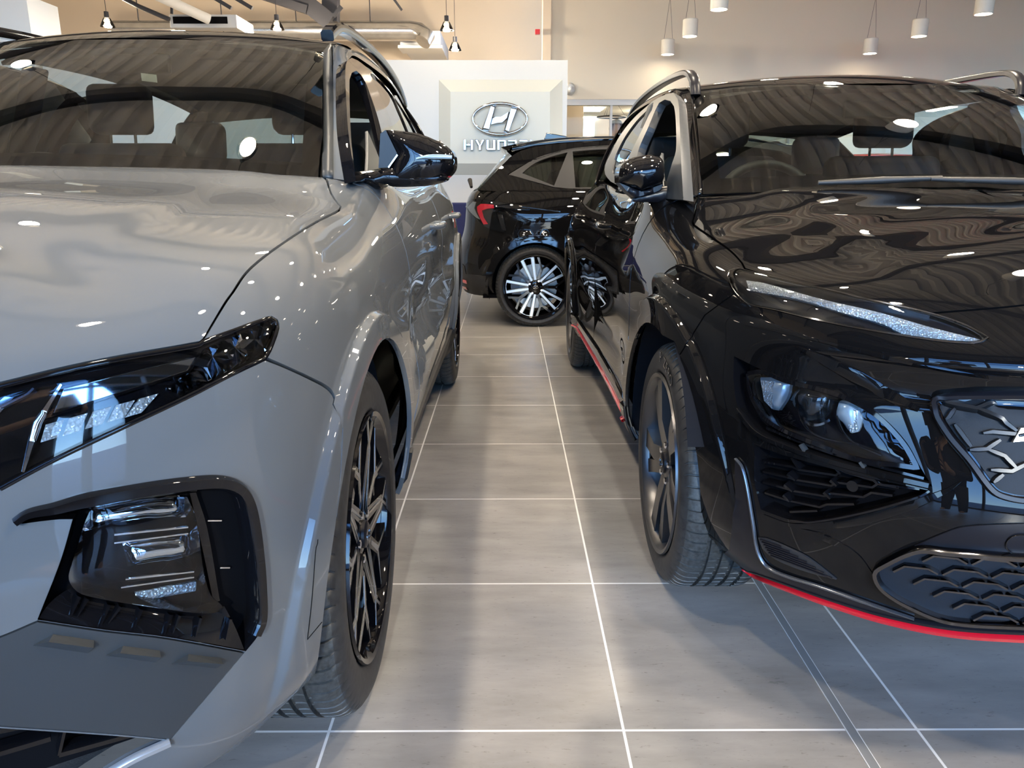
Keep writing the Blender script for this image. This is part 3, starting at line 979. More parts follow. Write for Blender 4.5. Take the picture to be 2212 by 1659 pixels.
# lower lamp pod: a deep gloss black recess with the main lamp inside
panel('lamp_pod', TB, pod_o, GBLK, tuc, off=-.055, h=.02, mirror=TX, rim=.0)
pod = [o for o in tuc.children if o.name.startswith('lamp_pod')][0]
def wall_ring(name, surf, outline, d0, d1, mat, parent, inset=0.0, mirror=None, closed=True):
    """tapering wall from depth d0 at the outline to depth d1 at the inset outline"""
    q0 = surf.path(outline); q1 = offpoly(q0, inset)
    P0, n0 = surf.ev(q0); P1, n1 = surf.ev(q1)
    A = P0 + n0 * d0; B = P1 + n1 * d1; n = len(A)
    V = np.concatenate([A, B]); F = [(i, (i + 1) % n, n + (i + 1) % n, n + i) for i in range(n)]
    mk(name, V, F, mat, parent, angle=35)
    if mirror is not None:
        V = mir(V, mirror)
        mk(name, V, [f[::-1] for f in F], mat, parent, angle=35)
wall_ring('pod_wall', TB, pod_o, .001, -.055, GBLK, tuc, inset=.012, mirror=TX)
ribbon('pod_trim', TB, [(33, 1127, 1), (60, 1110), (119, 1098), (179, 1083), (318, 1058), (397, 1047), (466, 1042), (503, 1050), (526, 1071), (541, 1113), (554, 1199), (560, 1278), (560, 1338), (548, 1368)], [.010, .020, .020, .020, .018, .018], GBLK, pod, off=.004, hgt=.014)
gl_o = [(195, 1109), (214, 1099), (330, 1081), (409, 1077, 1), (429, 1123), (445, 1238), (463, 1294), (489, 1318), (477, 1328), (429, 1330), (318, 1316), (199, 1296), (167, 1284), (149, 1258), (153, 1234), (171, 1175)]
panel('lamp_bowl', TB, gl_o, SATBLK, pod, off=-.048, h=.02, rim=.0)
wall_ring('lamp_bowl_wall', TB, gl_o, -.010, -.048, DCHROME, pod, inset=.01)
panel('upper_reflector', TB, [(203, 1113, 1), (330, 1086), (405, 1082, 1), (420, 1130, 1), (300, 1142), (240, 1152), (186, 1165, 1)], REFL, pod, off=-.030, h=.008, rim=.01, dome=.012)
panel('lower_reflector', TB, [(272, 1192, 1), (330, 1176), (422, 1168, 1), (434, 1214, 1), (395, 1228), (320, 1240), (284, 1244, 1)], REFL, pod, off=-.030, h=.008, rim=.01, dome=.012)
for a, b in (((250, 1182), (415, 1160)), ((250, 1164), (415, 1146)), ((275, 1262), (428, 1244)), ((265, 1280), (428, 1256))):
    ribbon('lamp_light_bar', TB, [(*a, 1), (*b, 1)], .003, CHROME, pod, off=-.016, hgt=.004)
ribbon('reflector_grid', TB, [(300, 1312, 1), (440, 1285, 1)], .014, CRYS, pod, off=-.028, hgt=.004)
panel('lamp_glass', TB, gl_o, LENS, pod, off=-.008, h=.015, rim=.008, dome=.006)
for q in ([(423, 1073, 1), (437, 1071, 1), (462, 1150), (490, 1310, 1), (476, 1316, 1), (452, 1200)],):
    panel('pod_fin', TB, q, GBLK, pod, off=-.020, h=.02, rim=.03)
for a, b in (((470, 1137), (503, 1136)), ((498, 1242), (521, 1241))):
    ribbon('pod_clip', TB, [(*a, 1), (*b, 1)], .003, CHROME, pod, off=-.030)
sh_in = TB.path([(160, 1282, 1), (199, 1299), (318, 1319), (429, 1333), (489, 1330), (500, 1322, 1)], closed=False)
sh_out = TB.path([(84, 1336, 1), (222, 1358), (357, 1374), (440, 1388), (515, 1402), (528, 1404, 1)], closed=False)
Pi, ni = TB.ev(sh_in); Po, no = TB.ev(sh_out)
Ri = spline(Pi[::3] - ni[::3] * .020, 40); Ro = spline(Po[::3] - no[::3] * .001, 40)
loft('pod_shelf', [Ri, (Ri * .5 + Ro * .5) + (0, 0, .006), Ro], 40, GBLK, pod)
for x0, y0, x1, y1 in ((172, 1294, 153, 1331), (190, 1299, 167, 1330), (238, 1312, 217, 1349), (262, 1316, 234, 1344), (308, 1322, 289, 1357), (372, 1333, 354, 1369), (392, 1335, 372, 1366), (438, 1340, 421, 1375), (504, 1342, 486, 1381)):
    ribbon('pod_rib', TB, [(x0, y0, 1), (x1, y1, 1)], [.007, .002], GBLK, pod, off=[-.012, -.003], hgt=.012)
# lower grille
panel('lower_grille', TB, low_o, noisy(M('fine mesh', (.012, .013, .014), .5), 300, .2, (.03, .03, .03), bump=.6), tuc, off=-.035, h=.03, mirror=TX, rim=0)
for a, b, w_ in (((-60, 1600), (45, 1578), .012), ((-60, 1655), (110, 1604), .012), ((142, 1580), (128, 1640), .006), ((128, 1640), (300, 1592), .012), ((45, 1578), (200, 1590), .006)):
    ribbon('grille_bar', TB, [(*a, 1), (*b, 1)], w_, GBLK, tuc, off=-.012, hgt=.012, mirror=TX)
ribbon('grille_lip', TB, [(366, 1601, 1), (280, 1641), (200, 1691), (100, 1761)], .012, M('bright lip', (.45, .47, .5), .3, .6), tuc, off=.004, hgt=.006, mirror=TX)
panel('front_grille', TB, [W_(.61, .81, .85), W_(.4, .70, .83), W_(.2, .65, .83), W_(0, .63, .83), W_(0, .60, .62), W_(0, .60, .47), W_(.2, .615, .47), W_(.4, .68, .47), W_(.56, .78, .47), W_(.59, .79, .65)], GBLK, tuc, off=-.012, h=.04, mirror=TX, rim=.0)
gq = [W_(.56, .78, .82), W_(.4, .70, .80), W_(.2, .65, .80), W_(0, .63, .80), W_(0, .60, .50), W_(.2, .615, .50), W_(.4, .68, .50), W_(.54, .76, .50)]
facets('grille_jewel', TB, gq, DCHROME, tuc, .075, .012, -.010)
panel('bumper_centre', TB, [W_(.50, .74, .465), W_(.4, .68, .465), W_(.2, .615, .465), W_(0, .60, .465), W_(0, .66, .24), W_(.2, .68, .24), W_(.4, .74, .24), W_(.44, .76, .24)], SATIN, tuc, off=-.004, h=.04, mirror=TX)
# sill, doors, rear quarter
def prof_line(ylist, z, u=.93): return [W_(u, y, z) for y in ylist]
archR = circ(TX, 1, 4.18, .408, .37, -97, 97, 30, .94)
d1 = [W_(.735, 2.06, 1.11), W_(.80, 2.045, 1.09), W_(.86, 2.107, 1.03), W_(.90, 2.137, .90), W_(.93, 2.137, .7), W_(.93, 2.137, .5), W_(.93, 2.12, .40), W_(.93, 3.22, .40), W_(.93, 3.22, .7), W_(.92, 3.22, .9), W_(.84, 3.2, 1.085), W_(.80, 3.2, 1.10)]
panel('front_door', TB, d1, GREY, tuc, h=.022, mirror=TX)
d2 = [W_(.80, 3.207, 1.10), W_(.84, 3.207, 1.085), W_(.92, 3.227, .9), W_(.93, 3.227, .7), W_(.93, 3.227, .40), W_(.93, 3.66, .40)] + circ(TX, 1, 4.18, .50, .37, -86, -48, 8, .93) + [W_(.92, 3.95, .9), W_(.85, 4.05, 1.10), W_(.80, 4.05, 1.13)]
panel('rear_door', TB, d2, GREY, tuc, h=.022, mirror=TX)
q3 = [W_(.80, 4.057, 1.13), W_(.85, 4.057, 1.10), W_(.92, 3.957, .9)] + circ(TX, 1, 4.18, .494, .37, -48, -86, 8, .93) + archR + [W_(.90, 4.65, .32), W_(.80, 4.80, .30), W_(.5, 4.9, .3), W_(0, 4.95, .3), W_(0, 4.9, 1.14), W_(.5, 4.85, 1.14), W_(.72, 4.7, 1.14)]
panel('rear_quarter', TB, q3, GREY, tuc, h=.035, mirror=TX, lines=AL)
sl = [W_(.93, 1.93, .39), W_(.93, 2.4, .393), W_(.93, 3.0, .393), W_(.93, 3.74, .393), W_(.92, 3.76, .30), W_(.86, 3.7, .21), W_(.86, 3.0, .21), W_(.86, 2.2, .21), W_(.86, 1.98, .23)]
panel('side_skirt', TB, sl, MBLK, tuc, off=.006, h=.03, mirror=TX)
def handle(surf, w_of, y, z, mat, parent, mirror, sgx, cx):
    u = w_of
    pts = [(cx + sgx * (u + d), y + a, z + .006 * a) for a, d in ((-.115, -.004), (-.10, .022), (-.05, .034), (.05, .034), (.10, .022), (.115, -.004))]
    mb = MB(); V = spline(pts, 24)
    mb.tube(V, [.010 + .004 * math.sin(math.pi * i / 23) for i in range(24)], 10)
    for v in [mb]:
        o = v.obj('door_handle', mat, parent, angle=60)
    cup = MB(); cup.lathe([(.0, 0), (.05, 0)], (cx + sgx * (u + .001), y - .02, z), 20, 'x')
    c = copy_tree(o); c.scale = (-1, 1, 1)
    return o
for y in (2.93, 3.85):
    handle(TB, .918, y, .935, GREY, tuc, TX, 1, TX)
# wheel houses, wheels
for ya in (1.5, 4.18):
    for sg in (1, -1):
        well(tuc, TX, sg, ya, .37, .43, .60, .872)
fw_ = wheel(tuc, (TX + .912, 1.5, .36), 1, .36, .258, .235, 'star', rot=.35)
place_wheels(fw_, tuc, 2.68)
# inner shell so that no daylight shows through gaps
G2 = TB.P(TB.st).reshape(330, 150, 3)
pl, nl = TB.ev(TB.st)
inn = (pl - nl * .03).reshape(330, 150, 3)[::5, ::5]
a_, b_, _ = inn.shape
V = inn.reshape(-1, 3)
def shell(V, a_, b_, cx, yF, yR, root, cab):
    F = []
    for i in range(a_ - 1):
        for j in range(b_ - 1):
            q = (i * b_ + j, i * b_ + j + 1, (i + 1) * b_ + j + 1, (i + 1) * b_ + j)
            c = V[list(q)].mean(0)
            if min(math.hypot(c[1] - yF, c[2] - .37), math.hypot(c[1] - yR, c[2] - .37)) < .46 and abs(c[0] - cx) > .55: continue
            if c[2] < .33 and c[1] < yF - .15: continue
            if cab[0] < c[1] < cab[1] and c[2] > 1.02 and abs(c[0] - cx) < .9: continue
            F.append(q)
    o = mk('body_shell', V, F, DARK, root, smooth=True)
    Vm = V.copy(); Vm[:, 0] = 2 * cx - Vm[:, 0]
    mk('body_shell', Vm, [f[::-1] for f in F], DARK, root, smooth=True)
shell(V, a_, b_, TX, 1.5, 4.18, tuc, (2.05, 4.7))
MB().box((TX - .75, 1.35, .22), (TX + .75, 4.8, .26)).obj('underbody', DARK, tuc)
# ---------------- windscreen and greenhouse
def scr_grid(cx, sg, base, top, bulge):
    b = [(-u, y, z) for u, y, z in base[::-1] if u > 0] + list(base)
    t = [(-u, y, z) for u, y, z in top[::-1] if u > 0] + list(top)
    G = []
    for p, q in zip(b, t):
        p = np.array((cx + sg * p[0], p[1], p[2])); q = np.array((cx + sg * q[0], q[1], q[2]))
        m = (p + q) / 2 + np.array((0, -bulge, bulge * 1.6))
        G.append([p, m, q])
    return np.array(G)
TW = Surf(scr_grid(TX, 1, [(0, 1.84, 1.118), (.3, 1.875, 1.114), (.5, 1.93, 1.109), (.64, 2.0, 1.102), (.722, 2.053, 1.097)], [(0, 2.66, 1.537), (.25, 2.675, 1.533), (.42, 2.70, 1.525), (.52, 2.735, 1.517), (.58, 2.767, 1.510)], .012), (TX, 3, .8), nd=(60, 40))
def full(surf): a, b = surf.ks[-1], surf.kt[-1]; return np.array([(a * x, b * y) for x, y in [(i / 12, 0) for i in range(12)] + [(1, i / 12) for i in range(12)] + [(1 - i / 12, 1) for i in range(12)] + [(0, 1 - i / 12) for i in range(12)]])
ws = panel('windscreen', TW, full(TW), GLASS, tuc, st=True, h=.05, rim=0)
panel('windscreen_sticker', TW, [(303, 153, 1), (337, 157, 1), (339, 174, 1), (305, 170, 1)], M('sticker paper', (.5, .52, .5), .6), ws, off=-.006, rim=0)
fr = full(TW)
inn_ = fr.copy(); a, b = TW.ks[-1], TW.kt[-1]
inn_ = np.stack([.05 * a / a * 1.0 + 0 * fr[:, 0] + fr[:, 0] * (a - .10) / a, .075 + fr[:, 1] * (b - .125) / b], 1)
panel('windscreen_border', TW, fr, GBLK, ws, st=True, holes=[inn_], off=-.004, h=.05, rim=0)
TSg = []
for y, ub, zb, ut, zt in ((1.85, .818, 1.078, .70, 1.46), (2.3, .838, 1.088, .685, 1.50), (2.8, .845, 1.098, .662, 1.525), (3.4, .845, 1.108, .648, 1.545), (4.0, .835, 1.125, .640, 1.535), (4.55, .80, 1.155, .625, 1.495), (5.0, .74, 1.175, .60, 1.44)):
    m_ = ((ub + ut) / 2 + .014, (zb + zt) / 2)
    TSg.append([(TX + ub + .004, y, zb - .03), (TX + m_[0], y, m_[1]), (TX + ut, y, zt)])
TSf = Surf(np.array(TSg), (TX, 3, 1), nd=(90, 40))
c0 = [atX(697, 383, TX + .722), atX(697.5, 300, TX + .682), atX(698, 200, TX + .628), atX(699, 114, TX + .58)]
c1 = [atX(720, 386, TX + .75), atX(720, 300, TX + .712), atX(719, 200, TX + .655), atX(716, 95, TX + .598)]
c2 = [atX(748, 390, TX + .788), atX(744, 300, TX + .745), atX(741, 200, TX + .69), atX(733, 102, TX + .640)]
c3 = [atX(768, 395, TX + .815), atX(756, 290, TX + .768), atX(749, 200, TX + .712), atX(747, 140, TX + .676), atX(757, 124, TX + .662)]
loft('windscreen_pillar_trim', [c0, c1], 24, SATIN, tuc, mirror=TX, thick=.012)
roofIn = [(.598, 2.80, 1.53), (.60, 3.1, 1.575), (.60, 3.6, 1.592), (.595, 4.1, 1.58), (.58, 4.6, 1.53), (.56, 4.9, 1.47)]
roofMid = [(.645, 2.83, 1.535), (.638, 3.1, 1.562), (.634, 3.6, 1.578), (.628, 4.1, 1.565), (.612, 4.6, 1.515), (.59, 4.9, 1.455)]
roofOut = [(.660, 2.84, 1.512), (.655, 3.1, 1.532), (.650, 3.6, 1.545), (.644, 4.1, 1.533), (.628, 4.6, 1.484), (.606, 4.9, 1.43)]
tw = lambda L_: [np.array((TX + u, y, z)) for u, y, z in L_]
loft('roof_side_frame', [c1 + tw(roofIn), c2 + tw(roofMid), c3 + tw(roofOut)], 70, GREY, tuc, mirror=TX, sm=80)
RG = []
for u in (-.60, -.35, 0, .35, .60):
    k = abs(u) / .6
    RG.append([(TX + u, y - .0 + k * k * dy, z - k * k * .035) for y, z, dy in ((2.655, 1.538, .115), (2.80, 1.585, .06), (3.1, 1.618, 0), (3.6, 1.63, 0), (4.2, 1.617, 0), (4.7, 1.56, 0), (4.95, 1.51, 0))])
TR = Surf(np.array(RG), (TX, 3, 0), nd=(30, 60))
panel('roof', TR, full(TR), BLACK, tuc, st=True, h=.08, rim=0)
panel('headliner', TR, full(TR), LINER, tuc, st=True, off=-.03, h=.1, rim=0)
# roof rail
rl = [(.632, 2.60, 1.535), (.632, 2.70, 1.572), (.628, 2.95, 1.607), (.62, 3.4, 1.628), (.612, 4.0, 1.622), (.60, 4.5, 1.575), (.592, 4.72, 1.53)]
o = rail(tuc, tw(rl), .040, .034, GBLK); c = copy_tree(o); c.scale = (-1, 1, 1)
# side glass: frames and panes cut from the side surface
P2 = lambda L_: L_
def Y_(y, z): return (TX + .75, y, z, 'w')
fd = [(754, 150), (757, 142), (763, 137), (778, 138), (791, 151), (812, 188), (828, 236), (839, 284, 1), Y_(2.93, 1.115), Y_(2.2, 1.10), (768, 388, 1), (760, 290), (755, 200)]
gl1 = Surf
win_f = [(755, 172), (760, 157), (770, 153), (786, 171), (800, 205), (815, 250), (828, 300), (844, 366, 1), (766, 371, 1), (758, 290)]
win_r = [(800, 158), (818, 171), (844, 200), (866, 246), (885, 292), (905, 350, 1), (866, 372, 1), (846, 300), (830, 236), (814, 190)]
win_q = [(852, 206), (871, 233), (890, 270), (906, 304), (921, 350, 1), (912, 352, 1), (893, 300), (869, 243)]
frame = [(769, 391, 1), (753, 290), (747, 200), (746, 150), (750, 131), (760, 125), (772, 130), (790, 144), (815, 167), (841, 196), (868, 233), (889, 267), (910, 306), (926, 350, 1), Y_(4.5, 1.13), Y_(4.0, 1.085), Y_(3.2, 1.07), Y_(2.5, 1.06)]
panel('window_frame', TSf, frame, GBLK, tuc, holes=[win_f, win_r, win_q], h=.05, rim=.03, mirror=TX)
panel('rear_door_glass', TSf, win_r, DTINT, tuc, off=-.006, h=.06, rim=0, mirror=TX)
panel('quarter_glass', TSf, win_q, DTINT, tuc, off=-.006, h=.06, rim=0, mirror=TX)
panel('mirror_sail', TSf, [Y_(2.12, 1.10), Y_(2.29, 1.215), Y_(2.36, 1.11)], SATIN, tuc, off=.003, h=.05, rim=.008, mirror=TX)
# tail gate with glass
loft('tailgate', [tw([(-.60, 4.86, 1.14), (-.3, 4.9, 1.15), (.3, 4.9, 1.15), (.60, 4.86, 1.14)]), tw([(-.62, 4.95, .9), (-.3, 5.0, .9), (.3, 5.0, .9), (.62, 4.95, .9)])], 12, GREY, tuc)
loft('rear_window', [tw([(-.66, 4.80, 1.16), (-.3, 4.88, 1.16), (.3, 4.88, 1.16), (.66, 4.80, 1.16)]), tw([(-.56, 4.70, 1.48), (-.3, 4.76, 1.50), (.3, 4.76, 1.50), (.56, 4.70, 1.48)])], 12, TINT, tuc)
loft('rear_pillar', [tw([(.79, 4.55, 1.12), (.72, 4.62, 1.34), (.60, 4.68, 1.52)]), tw([(.68, 4.84, 1.12), (.62, 4.78, 1.34), (.55, 4.74, 1.52)])], 12, GBLK, tuc, mirror=TX, thick=.01)
# door mirror
MS = flat_surf((TX + .70, 2.12, .95), (.60, 0, 0), (0, 0, .45), (TX + .9, 3.5, 1.1))
mir_o = [(834, 281, 1), (846, 281), (882, 285), (906, 289), (935, 300), (961, 313), (978, 329), (982, 346), (980, 366), (966, 383), (940, 397), (908, 402), (850, 403), (838, 398), (846, 362, 1), (858, 333, 1)]
dm = panel('door_mirror', MS, mir_o, GBLK, tuc, h=.012, rim=.11, dome=.055, step=4)
panel('mirror_arm', MS, [(762, 371, 1), (800, 372), (850, 361, 1), (930, 372), (966, 383), (940, 397.5), (908, 402.5), (850, 403.5), (836, 398), (820, 407), (799, 401), (762, 388, 1)], GBLK, dm, off=.012, h=.012, rim=.09, dome=.03, step=4)
panel('mirror_base', MS, [(823, 289, 1), (834, 281, 1), (860, 334, 1), (841, 362, 1), (819, 363, 1)], SATBLK, dm, off=.01, h=.02, rim=.09, step=5)
ribbon('mirror_edge', MS, [(841, 362, 1), (860, 335, 1)], .006, CHROME, dm, off=.014, hgt=.004)
ribbon('indicator_strip', MS, [(905, 344, 1), (920, 341), (950, 340), (980, 341)], [.004, .012, .012, .010], M('indicator', (.3, .36, .38), .1, .3), dm, off=.062, hgt=.004)
MB().box((TX + .87, 2.20, 1.10), (TX + 1.02, 2.222, 1.20)).obj('mirror_glass', CHROME, dm, bevel=.01)
c = copy_tree(dm); c.scale = (-1, 1, 1)
# cabin
MB().box((TX - .72, 2.10, .80), (TX + .72, 2.35, 1.045)).obj('dashboard', TRIMB, tuc, bevel=.03)
MB().box((TX - .78, 2.0, .30), (TX + .78, 4.75, .36)).obj('cabin_floor', TRIMB, tuc)
for sx in (-.37, .37):
    seat(tuc, TX + sx, 3.05, .62, .50, TRIMG)
seat(tuc, TX, 3.95, .62, 1.25, TRIMG, up=.54, heads=(-.40, .40))
steering(tuc, (TX - .37, 2.62, 1.0))
MB().box((TX - .12, 2.62, 1.425), (TX + .12, 2.64, 1.485)).obj('interior_mirror', TRIMB, tuc, bevel=.008)
loft('sun_visor', [tw([(.15, 2.72, 1.49), (.5, 2.76, 1.475)]), tw([(.15, 2.86, 1.545), (.5, 2.89, 1.53)])], 6, TRIMG, tuc, mirror=TX, thick=.012)
for s_ in (1, -1):
    MB().obox((TX + s_ * .71, 3.19, 1.30), (.03, 0, 0), (0, .05, 0), (-s_ * .075, 0, .22)).obj('centre_pillar', TRIMG, tuc, bevel=.015)

# ================================================================ black car on the right
KX = 1.29
kon = empty('sport_utility_car', (KX, 2.0, 0), 'gloss black car on the right with red lip along its front bumper and sill', 'car', None)
CK = (KX, 3.1, .7)
kd = [(.10, .22), (.05, .27), (.012, .34), (0, .44), (.004, .60), (.006, .74), (.014, .85), (.032, .93), (.058, .99), (.09, 1.045), (.35, 1.08)]
stK = [
    ((0, 1.15), (0, 1.7), [(.15, .21), (.10, .25), (.05, .36), (.008, .47), (.012, .58), (.055, .72), (.035, .785), (.085, .838), (.15, .87), (.27, .945), (.55, .99)]),
    ((.30, 1.17), (0, 1.72), [(.14, .21), (.095, .25), (.05, .36), (.008, .47), (.012, .58), (.055, .72), (.035, .785), (.085, .838), (.15, .872), (.29, .945), (.627, .995)]),
    ((.48, 1.217), (0, 1.73), [(.13, .21), (.088, .25), (.045, .36), (.008, .47), (.010, .58), (.050, .72), (.030, .785), (.078, .839), (.14, .878), (.30, .945), (.703, .997)]),
    ((.60, 1.29), (0, 1.74), [(.115, .21), (.075, .25), (.035, .36), (.008, .47), (.008, .58), (.035, .72), (.020, .785), (.060, .842), (.11, .882), (.28, .945), (.75, .998)]),
    ((.70, 1.39), (0, 1.76), [(.10, .21), (.06, .25), (.025, .36), (.008, .48), (.003, .60), (.012, .71), (.008, .785), (.03, .847), (.07, .888), (.28, .948), (.792, 1.0)]),
    ((.77, 1.485), (0, 1.78), [(.095, .21), (.055, .25), (.018, .36), (.004, .48), (.0, .60), (.010, .71), (.012, .785), (.032, .850), (.07, .890), (.28, .950), (.824, 1.005)]),
    ((.82, 1.60), (0, 1.82), [(.09, .21), (.05, .25), (.015, .36), (.002, .48), (.0, .60), (.008, .72), (.016, .80), (.037, .858), (.07, .895), (.28, .958), (.849, 1.01)]),
    ((.86, 1.75), (0, 1.88), [(.09, .21), (.05, .26), (.015, .36), (.0, .48), (.0, .61), (.007, .735), (.018, .82), (.040, .875), (.072, .908), (.28, .968), (.87, 1.018)]),
    ((.885, 1.90), (0, 1.96), [(.09, .21), (.05, .27), (.015, .36), (.0, .48), (.0, .62), (.008, .75), (.022, .84), (.048, .900), (.085, .933), (.28, .985), (.887, 1.027)]),
    ((.895, 2.06), (0, 2.07), [(.09, .22), (.05, .27), (.015, .36), (.0, .48), (.0, .63), (.008, .76), (.024, .855), (.054, .92), (.095, .955), (.28, 1.005), (.895, 1.04)]),
    ((.898, 2.25), (0, 2.16), [(.09, .22), (.05, .27), (.015, .35), (.0, .46), (.0, .62), (.008, .76), (.020, .86), (.050, .935), (.090, .985), (.25, 1.04), (.902, 1.06)]),
    ((.900, 2.45), (0, 2.26), kd[:9] + [(.12, 1.045), (.92, 1.09)]),
    ((.903, 2.75), (.4, 2.75), kd),
    ((.910, 3.4), (.4, 3.4), kd),
    ((.920, 4.0), (.4, 4.0), [(.09, .22), (.05, .27), (.012, .34), (0, .44), (.002, .60), (.004, .74), (.012, .85), (.035, .94), (.075, 1.01), (.12, 1.075), (.35, 1.11)]),
    ((.932, 4.45), (.4, 4.4), [(.09, .22), (.05, .27), (.012, .36), (0, .46), (.0, .60), (.004, .74), (.018, .85), (.05, .94), (.10, 1.02), (.16, 1.095), (.38, 1.13)]),
    ((.925, 4.8), (.4, 4.65), [(.09, .25), (.05, .30), (.012, .40), (0, .48), (.0, .62), (.004, .75), (.02, .86), (.06, .95), (.12, 1.03), (.18, 1.10), (.38, 1.14)]),
    ((.85, 5.10), (.35, 4.75), [(.09, .28), (.05, .34), (.012, .42), (0, .50), (.0, .62), (.01, .75), (.03, .86), (.07, .95), (.13, 1.03), (.19, 1.10), (.40, 1.14)]),
    ((.60, 5.25), (.2, 4.85), [(.09, .28), (.05, .34), (.012, .42), (0, .50), (.0, .62), (.02, .75), (.05, .86), (.09, .95), (.15, 1.03), (.21, 1.10), (.38, 1.14)]),
    ((0, 5.30), (0, 4.85), [(.09, .28), (.05, .34), (.012, .42), (0, .50), (.0, .62), (.02, .75), (.05, .86), (.09, .95), (.15, 1.03), (.21, 1.10), (.38, 1.14)]),
]
def k_disp(P, st):
    u = KX - P[:, 0]
    y, z = P[:, 1], P[:, 2]
    ok = sstep(.76, .83, u)
    out = np.zeros(len(P))
    for ya in (2.0, 4.6):
        r = np.hypot(y - ya, z - .34)
        out += .016 * sstep(.460, .449, r) * ok * (z > .2)
    m = sstep(2.45, 2.75, y) * sstep(4.2, 3.7, y) * ok
    out -= m * .022 * np.clip(1 - np.abs(z - (.50 + .03 * (y - 2.5))) / .17, 0, 1) ** 1.5
    out += m * .006 * np.clip(1 - np.abs(z - .80) / .10, 0, 1)
    # flank bulge of the wings above the arch
    for ya in (2.05, 4.55):
        out += .010 * ok * np.exp(-((y - ya) / .42) ** 2) * np.exp(-((z - .80) / .07) ** 2)
    P = P.copy(); P[:, 0] -= out
    P[:, 2] += .010 * sstep(.60, .50, np.abs(u)) * sstep(.89, .95, z) * sstep(2.5, 2.3, y)
    # the brow: the skin below the bonnet lip is set back
    P[:, 1] += .016 * sstep(.785, .765, z) * sstep(.69, .72, z) * sstep(.75, .68, u) * (y < 1.7)
    return P
KB = Surf(body_grid(KX, -1, stK), CK, k_disp, nd=(330, 150))
K_ = lambda u, y, z: (KX - u, y, z, 'w')
kw = lambda L_: [np.array((KX - u, y, z)) for u, y, z in L_]
KL = arch_lines(KB, KX, -1, 2.0, .34, (.444, .449, .453, .457, .460, .466), .9) + arch_lines(KB, KX, -1, 4.6, .34, (.444, .449, .453, .457, .460, .466), .92)
# bonnet
panel('bonnet', KB, [(1611, 579, 1), (1605, 568), (1580, 541), (1543, 514), (1501, 485), (1498, 478), (1502, 464), (1508, 434), (1513, 419, 1), K_(.72, 2.34, 1.05), K_(.5, 2.26, 1.06), K_(.25, 2.21, 1.066), K_(0, 2.19, 1.06), K_(0, 2.12, 1.05), K_(0, 2.05, 1.04), K_(0, 1.95, 1.026), K_(0, 1.87, 1.017), K_(0, 1.81, 1.01), K_(0, 1.76, 1.002), K_(0, 1.73, .997), K_(0, 1.705, .991), K_(0, 1.65, .982), K_(0, 1.55, .965), K_(0, 1.43, .945), K_(0, 1.33, .905), K_(0, 1.27, .876), (2330, 636, 1), (2212, 657), (2008, 675, 1), (1862, 642), (1753, 616), (1650, 591)], BLACK, kon, h=.025, mirror=KX)
# wing
kA = circ(KX, -1, 2.0, .378, .345, -14, 100, 22, .89)
panel('front_wing', KB, [(1607, 581, 1), (1601, 569), (1576, 543), (1539, 517), (1497, 488), (1493, 479), (1497, 464), (1503, 434), (1508, 420, 1), K_(.735, 2.34, 1.05), K_(.79, 2.36, 1.045), K_(.85, 2.42, .96), K_(.89, 2.47, .82), K_(.9, 2.46, .6), K_(.9, 2.42, .40), K_(.88, 2.37, .27)] + kA[::-1] + [(1457, 737), (1467, 766, 1), (1521.5, 680, 1), (1585, 633, 1), (1575, 615), (1573, 598), (1578, 584), (1592, 579)], BLACK, kon, h=.022, mirror=KX, lines=KL)
def K0(x, y):
    t = KB.px(x, y)[1]; p = KB.P(np.array([[0.0, t]]))[0]; return (p[0], p[1], p[2], 'w')
drl_o = [(1574, 598), (1578, 585), (1592, 580), (1610, 585), (1753, 619), (1862, 645), (2006, 677), (2079, 701), (2118, 721), (2133, 730, 1), (2115, 739), (2079, 740), (2006, 733), (1862, 710), (1753, 688), (1681, 670), (1619, 656), (1596, 637), (1583, 619)]
podk_o = [(1586, 770, 1), (1640, 796), (1700, 820), (1790, 843), (1850, 867), (1905, 900), (1958, 955), (1990, 1012), (2014, 1051, 1), (1934, 1034), (1865, 1015), (1790, 994), (1700, 966), (1650, 944), (1622, 925), (1596, 883), (1586, 830)]
intake_o = [(1632, 962, 1), (1700, 985), (1780, 1008), (1870, 1031), (2008, 1060, 1), (1990, 1071), (1876, 1104), (1753, 1127), (1709, 1123), (1644, 1100, 1), (1630, 1035)]
gr_o = [(2015, 876), (2026, 862), (2056, 854), (2212, 849), (2400, 849), K0(2400, 849), K0(2400, 1084), (2400, 1084), (2212, 1080), (2158, 1069), (2136, 1053), (2093, 995), (2046, 937)]
lg_o = [(1893, 1232), (1912, 1214), (1984, 1182), (2046, 1186), (2212, 1198), (2400, 1205), K0(2400, 1207), K0(2400, 1353), (2400, 1353), (2212, 1344), (2056, 1334), (1984, 1310), (1912, 1268)]
bumk = [(1588, 634, 1), (1524, 681, 1), (1469, 768, 1), (1476, 828), (1483, 880), (1495, 935), (1505, 982), (1511, 1039), (1515, 1112, 1), (1508, 1158, 1), (1556, 1202, 1), (1579, 1223, 1), (1602, 1234), (1640, 1248), (1687, 1266), (1790, 1303), (1912, 1340), (2056, 1368), (2212, 1379), (2400, 1385, 1), K_(0, 1.24, .24), K_(0, 1.2, .5), K_(0, 1.2, .8), K_(0, 1.265, .868), (2330, 640, 1), (2212, 661), (2010, 679, 1), (2080, 703), (2120, 722), (2135, 730, 1), (2115, 741), (2079, 742), (2006, 735), (1862, 712), (1753, 690), (1681, 672), (1619, 658), (1594, 638)]
panel('front_bumper', KB, bumk, BLACK, kon, holes=[podk_o, intake_o], h=.016, mirror=KX, lines=KL)
